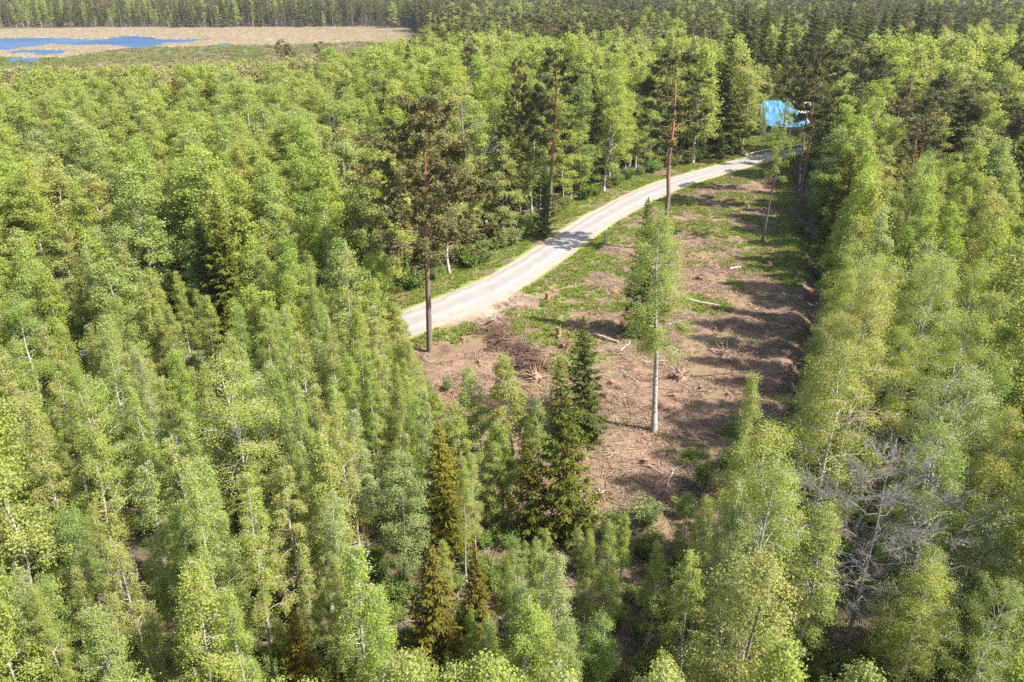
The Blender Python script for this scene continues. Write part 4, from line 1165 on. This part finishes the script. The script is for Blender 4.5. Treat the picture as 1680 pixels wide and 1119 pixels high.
for px, py, h in [(1262, 233, 2.2), (1276, 231, 1.6), (1300, 232, 2.0), (1318, 234, 2.4)]:
    x, y = G(px, py); e = make_tree('shrub', 'shrub', px, x, y, h, 'leafy bush in the yard in front of the house', 'shrub', 'bushes in the yard', None, 1.1, BT['bright lime-green'])
    for c in e.children: c.name = 'stem' if c.name.startswith('trunk') else 'foliage'
und = proto_collection('undergrowth', [joined_mesh('undergrowth', p) for p in PROTO['shrub']] * 2, [(1, 1, .9), (.85, .95, .8), (1.1, 1.0, 1.0), (.8, .85, .7), (1.2, .95, .8), (.9, 1.0, .9), (1, 1.05, .8), (.75, .9, .8)])
X, Y = rng.uniform(-75, 95, 26000), rng.uniform(8, 150, 26000)
dr_, rx_ = dist_line(X, Y, ROAD_MID), np.interp(X, RX, RY)
ok = ~in_poly(X, Y, CLEAR) & (dr_ > np.where(Y > rx_, 7.5, 3.6)) & (dist_line(X, Y, DITCH) > .8) & ~in_poly(X, Y, YARD) & (np.abs(X) < .7 * Y + 8)
ok &= (rng.random(26000) < np.where(Y < 100, 1, .5) * (.3 + .7 * (fbm(X / 4, Y / 4, 88) > .47)))
X, Y = X[ok], Y[ok]
scatter('undergrowth', und, X, Y, ground_z(X, Y), rng.uniform(0, 6.28, len(X)), rng.uniform(.22, .75, len(X)), rng.integers(0, 8, len(X)), 'low leafy undergrowth on the forest floor between the stems', 'undergrowth')
print('undergrowth', len(X))
# ------------------------------------------------------------------ house under the blue tarpaulin
def box_mesh(name, x0, x1, y0, y1, z0, z1, mat):
    V = [(x, y, z) for z in (z0, z1) for y in (y0, y1) for x in (x0, x1)]
    return build_mesh(name, V, [[0, 2, 3, 1], [4, 5, 7, 6], [0, 1, 5, 4], [1, 3, 7, 5], [3, 2, 6, 7], [2, 0, 4, 6]], [mat])
hx, hy = G(1289, 224)
house = bpy.data.objects.new('house', None); COL.objects.link(house)
house.location = (hx, hy + 3.2, 0); house.rotation_euler = (0, 0, math.radians(-14))
tag(house, 'small white and red house under a torn blue tarpaulin roof behind the trees', 'house')
HL, HW, EZ, RZ = 5.2, 3.6, 2.9, 7.6
V = [(-HL, -HW, -.2), (HL, -HW, -.2), (HL, HW, -.2), (-HL, HW, -.2), (-HL, -HW, EZ), (HL, -HW, EZ), (HL, HW, EZ), (-HL, HW, EZ), (-HL, 0, RZ - .2), (HL, 0, RZ - .2)]
me = bpy.data.meshes.new('wall'); me.from_pydata(V, [], [(0, 1, 5, 4), (1, 2, 6, 9, 5), (2, 3, 7, 6), (3, 0, 4, 8, 7)]); me.materials.append(M['white_paint'])
new_obj('wall', me, house)
# two roof slabs
for sgn in (-1, 1):
    a = np.array([[-HL - .5, sgn * (HW + .5), EZ - .35], [HL + .5, sgn * (HW + .5), EZ - .35], [HL + .5, 0, RZ], [-HL - .5, 0, RZ]], float)
    V = np.vstack([a, a + [0, 0, .12]])
    F = [[0, 3, 2, 1], [4, 5, 6, 7], [0, 1, 5, 4], [1, 2, 6, 5], [2, 3, 7, 6], [3, 0, 4, 7]]
    new_obj('roof', build_mesh('roof', V, F, [M['roof_sheet']]), house)
def tarp(name, mat, lo, hi, u0, u1, cut, off, seed):
    """wrinkled sheet on the front slope; s from eave (0) to ridge (1), u along the house"""
    n, m = 40, 26
    V = []
    for j in range(m + 1):
        for i in range(n + 1):
            s = lo + (hi - lo) * j / m
            a, b = u0(s), u1(s)
            u = a + (b - a) * i / n
            y = -(HW + .6) * (1 - s); z = (EZ - .40) + (RZ - EZ + .40) * s
            w = (float(fbm(np.array([u * 1.3]), np.array([s * 7.0]), seed)[0]) - .4) * .6
            V.append((u, y - w * .5 - .04, z + .15 + off + max(0, w)))
    F = [[j * (n + 1) + i, j * (n + 1) + i + 1, (j + 1) * (n + 1) + i + 1, (j + 1) * (n + 1) + i] for j in range(m) for i in range(n)]
    return new_obj(name, build_mesh(name, V, F, [mat], None, None, True), house)
tarp('tarpaulin', M['tarp'], -.04, 1.0, lambda s: -HL - .3 + 1.5 * (1 - s), lambda s: HL + .75 - (0 if s < .06 else 1.3 * min(1, (s - .06) / .3) + 4.2 * max(0, (s - .25) / .75)), None, .0, 5)
tarp('tarpaulin', M['tarp_pale'], .02, .42, lambda s: -1.4 + 1.0 * s, lambda s: .9 - 1.4 * s, None, .10, 8)
for (x0, x1, z0, z1, nm, mt) in [(1.8, 4.6, .0, 2.5, 'red_panel', 'red_board'), (-3.9, -2.7, 1.0, 2.2, 'window', 'dark_glass'), (-1.2, -.2, 0, 2.1, 'door', 'red_board'), (.3, 1.3, 1.0, 2.2, 'window', 'dark_glass')]:
    p = new_obj(nm, box_mesh(nm, x0, x1, -HW - .06, -HW + .05, z0, z1, M[mt]), house)
    if nm == 'window':
        f = Acc()
        for (a, b, c, d) in [(x0 - .1, x1 + .1, z1, z1 + .1), (x0 - .1, x1 + .1, z0 - .1, z0), (x0 - .1, x0, z0, z1), (x1, x1 + .1, z0, z1), ((x0 + x1) / 2 - .04, (x0 + x1) / 2 + .04, z0, z1)]:
            f.add([(x, y, z) for z in (c, d) for y in (-HW - .1, -HW - .005) for x in (a, b)], [[0, 2, 3, 1], [4, 5, 7, 6], [0, 1, 5, 4], [1, 3, 7, 5], [3, 2, 6, 7], [2, 0, 4, 6]])
        new_obj('window_frame', f.mesh('window_frame', M['white_paint']), p)
new_obj('chimney', box_mesh('chimney', 1.6, 2.4, .3, 1.1, RZ - 1.2, RZ + .9, M['white_paint']), house)
# pale pipe along the far road edge
pp = [G(*p) for p in [(1222, 258), (1240, 253), (1262, 248.5), (1285, 244.5), (1312, 241), (1345, 239.5)]]
a = Acc(); a.tube([(x, y + .8, .22) for x, y in pp], [.20] * 6, 8, None, True)
tag(new_obj('pipe', a.mesh('pipe', M['pipe'], True)), 'long pale pipe lying along the far edge of the road below the house', 'pipe')

# ------------------------------------------------------------------ clearing: stumps, logs, root plates, slash
def stump_mesh(seed, r, h):
    rg = np.random.default_rng(seed); A = Acc()
    n = 14; a = np.arange(n) * 2 * math.pi / n
    fl = 1 + .35 * (np.sin(a * 4 + rg.uniform(0, 6)) > .2)
    rings = []
    for z, k, j in ((-.15, 1.9, 1.0), (.06, 1.45, .8), (.16, 1.12, .4), (h, .98, .12)):
        rr = r * k * (1 + (fl - 1) * j) * (1 + rg.normal(size=n) * .05)
        rings.append(np.column_stack([np.cos(a) * rr, np.sin(a) * rr, z + rg.normal(size=n) * .02]))
    V = np.vstack(rings)
    i = np.arange(3)[:, None] * n; j = np.arange(n)[None]; j2 = (j + 1) % n
    A.add(V, np.stack([i + j, i + j2, i + n + j2, i + n + j], -1).reshape(-1, 4))
    for k in range(5):
        az = rg.uniform(0, 6.28); L = rg.uniform(.4, 1.0)
        A.tube([(math.cos(az) * r, math.sin(az) * r, .12), (math.cos(az) * (r + L * .5), math.sin(az) * (r + L * .5), .07), (math.cos(az + .2) * (r + L), math.sin(az + .2) * (r + L), -.08)], [.07, .05, .02], 4)
    top = rings[-1] * np.array([.93, .93, 1]) + [0, 0, .012]
    B = Acc(); c = top.mean(0) + [0, 0, .02]
    B.add(np.vstack([top, c]), [[2 * q, 2 * q + 1, (2 * q + 2) % n, n] for q in range(n // 2)])
    return A.mesh('stump', M['stump_bark']), B.mesh('cut_top', M['cut_wood'])
STM = [stump_mesh(500 + i, .20 + .05 * (i % 3), .28 + .12 * (i % 2)) for i in range(5)]
STP = [(982, 510), (787, 598), (1007, 630), (917, 556), (1100, 676), (1107, 653), (1152, 455), (1175, 438), (1173, 541), (1168, 575), (1277, 458), (1263, 435), (1165, 334), (1110, 340), (1146, 327), (1154, 311), (1200, 294), (1202, 307), (1219, 326), (1237, 325), (1268, 313), (1227, 341), (1248, 349), (1210, 356), (1273, 352), (1040, 480), (1060, 760), (1210, 590), (1150, 640), (1010, 480), (1230, 500), (760, 560), (880, 650), (1195, 650), (1130, 420)]
for i, (px, py) in enumerate(STP):
    x, y = G(px, py)
    a, b = STM[i % 5]
    s = rng.uniform(.8, 1.3)
    far = py < 370; lb, gp = ('low sawn stump in the shady far part of the clearing', 'stumps in the far clearing') if far else ('low sawn stump among the slash left of the lone birch', 'stumps left of the lone birch') if px < 1060 else ('low sawn stump among the slash right of the lone birch', 'stumps right of the lone birch')
    lb = lb.replace('low sawn stump', ['low sawn stump', 'broad sawn stump', 'taller sawn stump'][(i % 5) % 3] if not far else 'low sawn stump') + ('' if not far else ' near the road side' if px < 1190 else ' near the ditch side')
    o = tag(new_obj('stump', a, None, (x, y, gz(x, y)), rng.uniform(0, 6.28), s), lb, 'stump', gp)
    new_obj('cut_top', b, o)
def snag(px, py, h, r, lb, mat='cut_wood'):
    x, y = G(px, py); rg = np.random.default_rng(int(px)); A = Acc()
    A.tube([(0, 0, -.2), (.02, 0, h * .5), (.05, .02, h)], [r * 1.4, r, r * .9], 8, None, True)
    for k in range(7):
        az = rg.uniform(0, 6.28); e = rg.uniform(.2, .7)
        A.tube([(math.cos(az) * r * .6, math.sin(az) * r * .6, h * .8), (math.cos(az) * r * .9, math.sin(az) * r * .9, h + e * .6)], [.05, .01], 4)
    for k in range(6):
        az = rg.uniform(0, 6.28)
        A.tube([(math.cos(az) * r, math.sin(az) * r, .15), (math.cos(az) * r * 3.5, math.sin(az) * r * 3.5, -.05)], [.09, .03], 4)
    tag(new_obj('broken_stump', A.mesh('broken_stump', M[mat]), None, (x, y, gz(x, y)), rng.uniform(0, 6)), lb, 'stump')
snag(898, 492, 1.0, .28, 'splintered orange stump beside the gravel apron of the road')
snag(994, 402, 1.5, .20, 'pale upright broken stump near the road shadow', 'pale_log')
snag(917, 552, 1.2, .25, 'tall broken stump beside the green patch', 'root_wood')
def root_plate(px, py, r, lb, seed):
    x, y = G(px, py); rg = np.random.default_rng(seed); A = Acc()
    for k in range(46):
        az = rg.uniform(0, 6.28); el = rg.uniform(-.15, 1.2); L = r * rg.uniform(.5, 1.25)
        d = np.array([math.cos(az) * math.cos(el), math.sin(az) * math.cos(el), math.sin(el)])
        p1 = d * L * .5 + rg.normal(size=3) * .12; p2 = d * L + rg.normal(size=3) * .25
        A.tube([(0, 0, .25), p1 + [0, 0, .15], p2 + [0, 0, .15]], [.10 * r, .055 * r, .015], 4)
    n = 9; a = np.arange(n) * 2 * math.pi / n
    V = [(math.cos(q) * r * .62 * rg.uniform(.8, 1.2), math.sin(q) * r * .62 * rg.uniform(.8, 1.2), z * rg.uniform(.8, 1.1)) for z, f in ((-.2, 1),) for q in a]
    V += [(math.cos(q) * r * .4 * rg.uniform(.8, 1.2), math.sin(q) * r * .4 * rg.uniform(.8, 1.2), r * .42 * rg.uniform(.8, 1.2)) for q in a]
    A.add(V, [[i, (i + 1) % n, n + (i + 1) % n, n + i] for i in range(n)])
    A.add(np.vstack([V[n:], np.mean(V[n:], 0) + [0, 0, .2]]), [[2 * q, (2 * q + 1) % n, (2 * q + 2) % n, n] for q in range(5)])
    tag(new_obj('root_plate', A.mesh('root_plate', M['root_wood']), None, (x, y, gz(x, y)), rng.uniform(0, 6)), lb, 'roots')
root_plate(1115, 620, 1.25, 'upturned tangle of brown roots right of the lone birch', 601)
root_plate(880, 622, 1.3, 'orange-brown upturned roots at the near end of the brush pile', 602)
root_plate(928, 572, 1.0, 'dark upturned roots beside the green patch', 603)
root_plate(1187, 580, .9, 'low tangle of roots near the shadow of the right-hand trees', 604)
root_plate(1150, 458, .8, 'small dark root tangle above the pale log', 605)
def brush_pile(p0, p1, wdt, n, lb, seed):
    rg = np.random.default_rng(seed); A = Acc()
    a, b = np.array(G(*p0)), np.array(G(*p1)); d = b - a; L = np.hypot(*d); d /= L; nrm = np.array([-d[1], d[0]]); c = (a + b) / 2
    for k in range(n):
        u = rg.uniform(-.5, .5) * L; w = rg.normal() * wdt * .4
        ht = 1.15 * math.exp(-(w / wdt) ** 2 * 3) * rg.random() ** .7
        az = math.atan2(d[1], d[0]) + rg.normal() * 1.2; w += .7 * math.sin(u * 1.1) + .5 * math.sin(u * 2.7 + 1)
        ll = rg.uniform(.5, 2.0); el = rg.normal() * .25
        cx, cy = d[0] * u + nrm[0] * w, d[1] * u + nrm[1] * w
        v = np.array([math.cos(az), math.sin(az), el]) * ll / 2
        q = np.array([cx, cy, ht + .05])
        r = rg.choice([.015, .03, .05, .10], p=[.4, .32, .2, .08])
        A.tube([q - v, q + rg.normal(size=3) * .06, q + v], [r, r * .9, r * .5], 4, rg.random())
    tag(new_obj('brush_pile', A.mesh('brush_pile', M['twig']), None, (c[0], c[1], gz(*c)), 0), lb, 'brush pile')
brush_pile((800, 543), (892, 612), 2.0, 620, 'long heap of brown branches below the gravel bend', 611)
brush_pile((900, 660), (860, 700), 1.6, 160, 'small heap of branches behind the front spruces', 612)
brush_pile((1255, 300), (1300, 296), 1.5, 120, 'low heap of grey branches at the far corner of the clearing', 613)
def log(p0, p1, r, mat, lb, cat='log'):
    a, b = G(*p0), G(*p1); c = ((a[0] + b[0]) / 2, (a[1] + b[1]) / 2)
    L = math.hypot(b[0] - a[0], b[1] - a[1]); A = Acc(); rg = np.random.default_rng(int(p0[0] * 7 + p0[1]))
    xs = np.linspace(-L / 2, L / 2, 6)
    A.tube(np.column_stack([xs, rg.normal(size=6) * .02 * L ** .5, r * .8 + rg.normal(size=6) * .02]), np.linspace(r, r * .72, 6), 8, None, True)
    for k in range(4):
        q = rg.uniform(-.3, .45) * L; az = rg.uniform(.4, 2.7)
        A.tube([(q, 0, r), (q + .2, math.cos(az) * .35, r + math.sin(az) * .35)], [r * .3, r * .12], 4)
    o = new_obj('log' if cat == 'log' else 'fallen_branch', A.mesh('log', M[mat], False), None, (c[0], c[1], max(gz(*c), gz(*a), gz(*b)) - .02), math.atan2(b[1] - a[1], b[0] - a[0]))
    return tag(o, lb, cat)
log((1128, 495), (1180, 505), .20, 'pale_log', 'thick pale log lying right of the lone birch crown')
log((977, 550), (1014, 563), .15, 'pale_log', 'pale log lying on the shadow behind the front spruce tip')
log((1198, 442), (1215, 439), .16, 'pale_log', 'short pale log in the middle of the clearing')
log((1135, 618), (1240, 611), .15, 'dark_log', 'long dark log in shade at the right side of the clearing')
log((1345, 500), (1352, 430), .12, 'dark_log', 'dark log lying along the ditch')
log((1018, 578), (1034, 562), .07, 'pale_log', 'pale bent branch between the front spruce and the lone birch', 'branch')
log((1020, 610), (1045, 628), .06, 'pale_log', 'pale thin branch left of the lone birch trunk', 'branch')
log((1088, 815), (1105, 770), .06, 'pale_log', 'pale branch in the shaded near end of the clearing', 'branch')
log((735, 830), (752, 800), .07, 'pale_log', 'pale branch on the ground left of the front spruces', 'branch')
log((1003, 460), (1040, 470), .06, 'pale_log', 'grey branch left of the birch crown in the upper clearing', 'branch')
# loose sticks big enough to pick out
stick_meshes = []
for i in range(6):
    rg = np.random.default_rng(700 + i); A = Acc()
    P = np.column_stack([np.linspace(-1, 1, 5), np.cumsum(rg.normal(size=5) * .06), .05 + np.abs(rg.normal(size=5)) * .04])
    A.tube(P, np.linspace(.045, .015, 5), 4, rg.random())
    for k in range(4):
        j = rg.integers(1, 4); az = rg.choice([-1, 1]) * rg.uniform(.4, .9); L = rg.uniform(.25, .6)
        A.tube([P[j], P[j] + [L * math.cos(az), L * math.sin(az), .08]], [.022, .008], 3, rg.random())
    stick_meshes.append(A.mesh('fallen_branch', M['twig']))
n = 0
while n < 90:
    px, py = rng.uniform(740, 1330), rng.uniform(290, 850)
    x, y = G(px, py)
    if not in_poly(np.array([x]), np.array([y]), CLEAR)[0] or dist_line(np.array([x]), np.array([y]), ROAD_MID)[0] < 5 or dist_line(np.array([x]), np.array([y]), DITCH)[0] < 2: continue
    lb, gp = ('thin fallen branch lying in the far half of the clearing', 'fallen branches in the far clearing') if py < 450 else ('thin fallen branch lying on the bare soil near the lone birch', 'fallen branches near the lone birch')
    o = tag(new_obj('fallen_branch', stick_meshes[n % 6], None, (x, y, gz(x, y) + .02), rng.uniform(0, 6.28), rng.uniform(.6, 1.3)), lb, 'branch', gp)
    n += 1

# litter of twigs, grass, reeds: uncountable
def twig_bunch(seed):
    rg = np.random.default_rng(seed); A = Acc()
    for k in range(11):
        az = rg.uniform(0, 6.28); L = rg.uniform(.25, .9); c = rg.normal(size=2) * .5; z = rg.uniform(.01, .12)
        v = np.array([math.cos(az), math.sin(az), rg.normal() * .12]) * L / 2
        q = np.array([c[0], c[1], z])
        A.tube([q - v, q + v], [.022, .010], 3, rg.random())
    return A.mesh('twig_litter', M['twig'])
coll = proto_collection('twig_litter', [twig_bunch(720 + i) for i in range(7)])
X, Y = rng.uniform(-15, 62, 30000), rng.uniform(38, 170, 30000)
s_, g_, p_, m_ = zones(X, Y)
ok = in_poly(X, Y, CLEAR) & (dist_line(X, Y, ROAD_MID) > 4.5) & (rng.random(30000) < (1 - g_ * .8) * (.08 + .92 * (fbm(X / 3.2, Y / 3.2, 81) > .52)))
X, Y = X[ok][:7500], Y[ok][:7500]
scatter('twig_litter', coll, X, Y, ground_z(X, Y), rng.uniform(0, 6.28, len(X)), rng.uniform(.6, 1.4, len(X)), rng.integers(0, 7, len(X)), 'brown twigs and slash littering the clearing soil', 'litter')
def tuft(seed, n, h, r, mat, wd=.028):
    rg = np.random.default_rng(seed); A = Acc()
    az = rg.uniform(0, 6.28, n); rr = rg.random(n) ** .5 * r
    b = np.column_stack([np.cos(az) * rr, np.sin(az) * rr, np.zeros(n)])
    d = np.column_stack([rg.normal(size=n) * .35, rg.normal(size=n) * .35, np.ones(n)])
    hh = h * rg.uniform(.5, 1.15, n)[:, None]
    C = b + d * hh * .45
    Nn = np.column_stack([rg.normal(size=n), rg.normal(size=n), np.full(n, .6)])
    A.leaves(C, Nn, hh[:, 0] * .55, wd, rg, d)
    return A.mesh('grass', M[mat])
X, Y = rng.uniform(-60, 80, 9000), rng.uniform(10, 95, 9000)
ok = ~in_poly(X, Y, CLEAR) & (dist_line(X, Y, ROAD_MID) > 4) & (np.abs(X) < .7 * Y + 6)
X, Y = X[ok], Y[ok]
scatter('forest_litter', coll, X, Y, ground_z(X, Y), rng.uniform(0, 6.28, len(X)), rng.uniform(.7, 1.6, len(X)), rng.integers(0, 7, len(X)), 'fallen twigs and dead branches on the forest floor', 'litter')
coll = proto_collection('grass', [tuft(740 + i, 26, .34, .30, 'grass_blade', .035) for i in range(5)] + [tuft(750 + i, 22, .32, .32, 'straw', .03) for i in range(2)])
NG = 200000
X, Y = rng.uniform(-45, 90, NG), rng.uniform(38, 215, NG)
s_, g_, p_, m_ = zones(X, Y)
ok = (dist_line(X, Y, ROAD_MID) > 3.5) & (rng.random(NG) < sstep(.18, .75, g_) * .9)
X, Y = X[ok], Y[ok]
scatter('grass', coll, X, Y, ground_z(X, Y) - .02, rng.uniform(0, 6.28, len(X)), rng.uniform(.6, 1.35, len(X)), np.where(rng.random(len(X)) < .22, rng.integers(5, 7, len(X)), rng.integers(0, 5, len(X))), 'green grass along the road verge, ditch and clearing patches', 'grass')
print('grass', len(X))
coll = proto_collection('dry_grass', [tuft(760 + i, 24, .30, .34, 'straw', .03) for i in range(4)])
X, Y = rng.uniform(-20, 66, 26000), rng.uniform(38, 170, 26000)
ok = in_poly(X, Y, CLEAR) & (dist_line(X, Y, ROAD_MID) > 4) & (fbm(X / 3, Y / 3, 83) > .50)
X, Y = X[ok], Y[ok]
scatter('dry_grass', coll, X, Y, ground_z(X, Y) - .03, rng.uniform(0, 6.28, len(X)), rng.uniform(.5, 1.2, len(X)), rng.integers(0, 4, len(X)), 'dry straw-coloured grass between the slash', 'grass')
coll = proto_collection('reeds', [tuft(770 + i, 50, .9, 1.9, 'reed', .06) for i in range(4)])
P = np.array(FIELD)
sedge = proto_collection('sedge', [tuft(780 + i, 40, .7, 1.5, ['straw', 'grass_blade', 'pine_needle'][i % 3], .09) for i in range(6)])
X, Y = rng.uniform(-330, P[:, 0].max(), 50000), rng.uniform(P[:, 1].min(), 520, 50000)
s_, g_, p_, m_ = zones(X, Y)
ok = (m_ > .5) & (np.abs(X) < .72 * Y) & (rng.random(50000) < .25 + .75 * (fbm(X / 14, Y / 14, 85) > .5))
for w in WATER: ok &= ~in_poly(X, Y, w)
X, Y = X[ok], Y[ok]
scatter('sedge', sedge, X, Y, np.zeros(len(X)) + .05, rng.uniform(0, 6.28, len(X)), rng.uniform(.5, 1.3, len(X)), np.where(fbm(X / 30, Y / 30, 86) + rng.normal(size=len(X)) * .12 > .5, rng.choice([0, 3, 2, 5], len(X)), rng.choice([1, 4, 2, 5], len(X))), 'olive and brown sedge on the marsh in front of the reeds', 'sedge')
NR = 42000
X, Y = rng.uniform(-480, P[:, 0].max(), NR), rng.uniform(P[:, 1].min(), P[:, 1].max(), NR)
s_, g_, p_, m_ = zones(X, Y)
ok = in_poly(X, Y, FIELD) & (p_ > .5) & (np.abs(X) < .72 * Y)
for w in WATER: ok &= ~in_poly(X, Y, w)
X, Y = X[ok], Y[ok]
scatter('reeds', coll, X, Y, np.zeros(len(X)) + .05, rng.uniform(0, 6.28, len(X)), rng.uniform(.6, 1.2, len(X)), rng.integers(0, 4, len(X)), 'pale dry reeds around the lake', 'reeds')
print('reeds', len(X))

# ------------------------------------------------------------------ thin summer haze in the air
V = [(x, y, z) for z in (-4.0, 38.0) for y in (-600, 6600) for x in (-6000, 6000)]
me = build_mesh('haze', V, [[0, 2, 3, 1], [4, 5, 7, 6], [0, 1, 5, 4], [1, 3, 7, 5], [3, 2, 6, 7], [2, 0, 4, 6]], [])
hm, nt = new_mat('haze')
pv = N(nt, 'ShaderNodeVolumePrincipled'); pv.inputs['Color'].default_value = (.86, .91, 1.0, 1); pv.inputs['Density'].default_value = .00008; pv.inputs['Anisotropy'].default_value = .2
o = N(nt, 'ShaderNodeOutputMaterial'); nt.links.new(pv.outputs[0], o.inputs['Volume'])
me.materials.append(hm)
tag(new_obj('haze', me), 'thin pale haze in the summer air', 'haze', None, 'stuff')
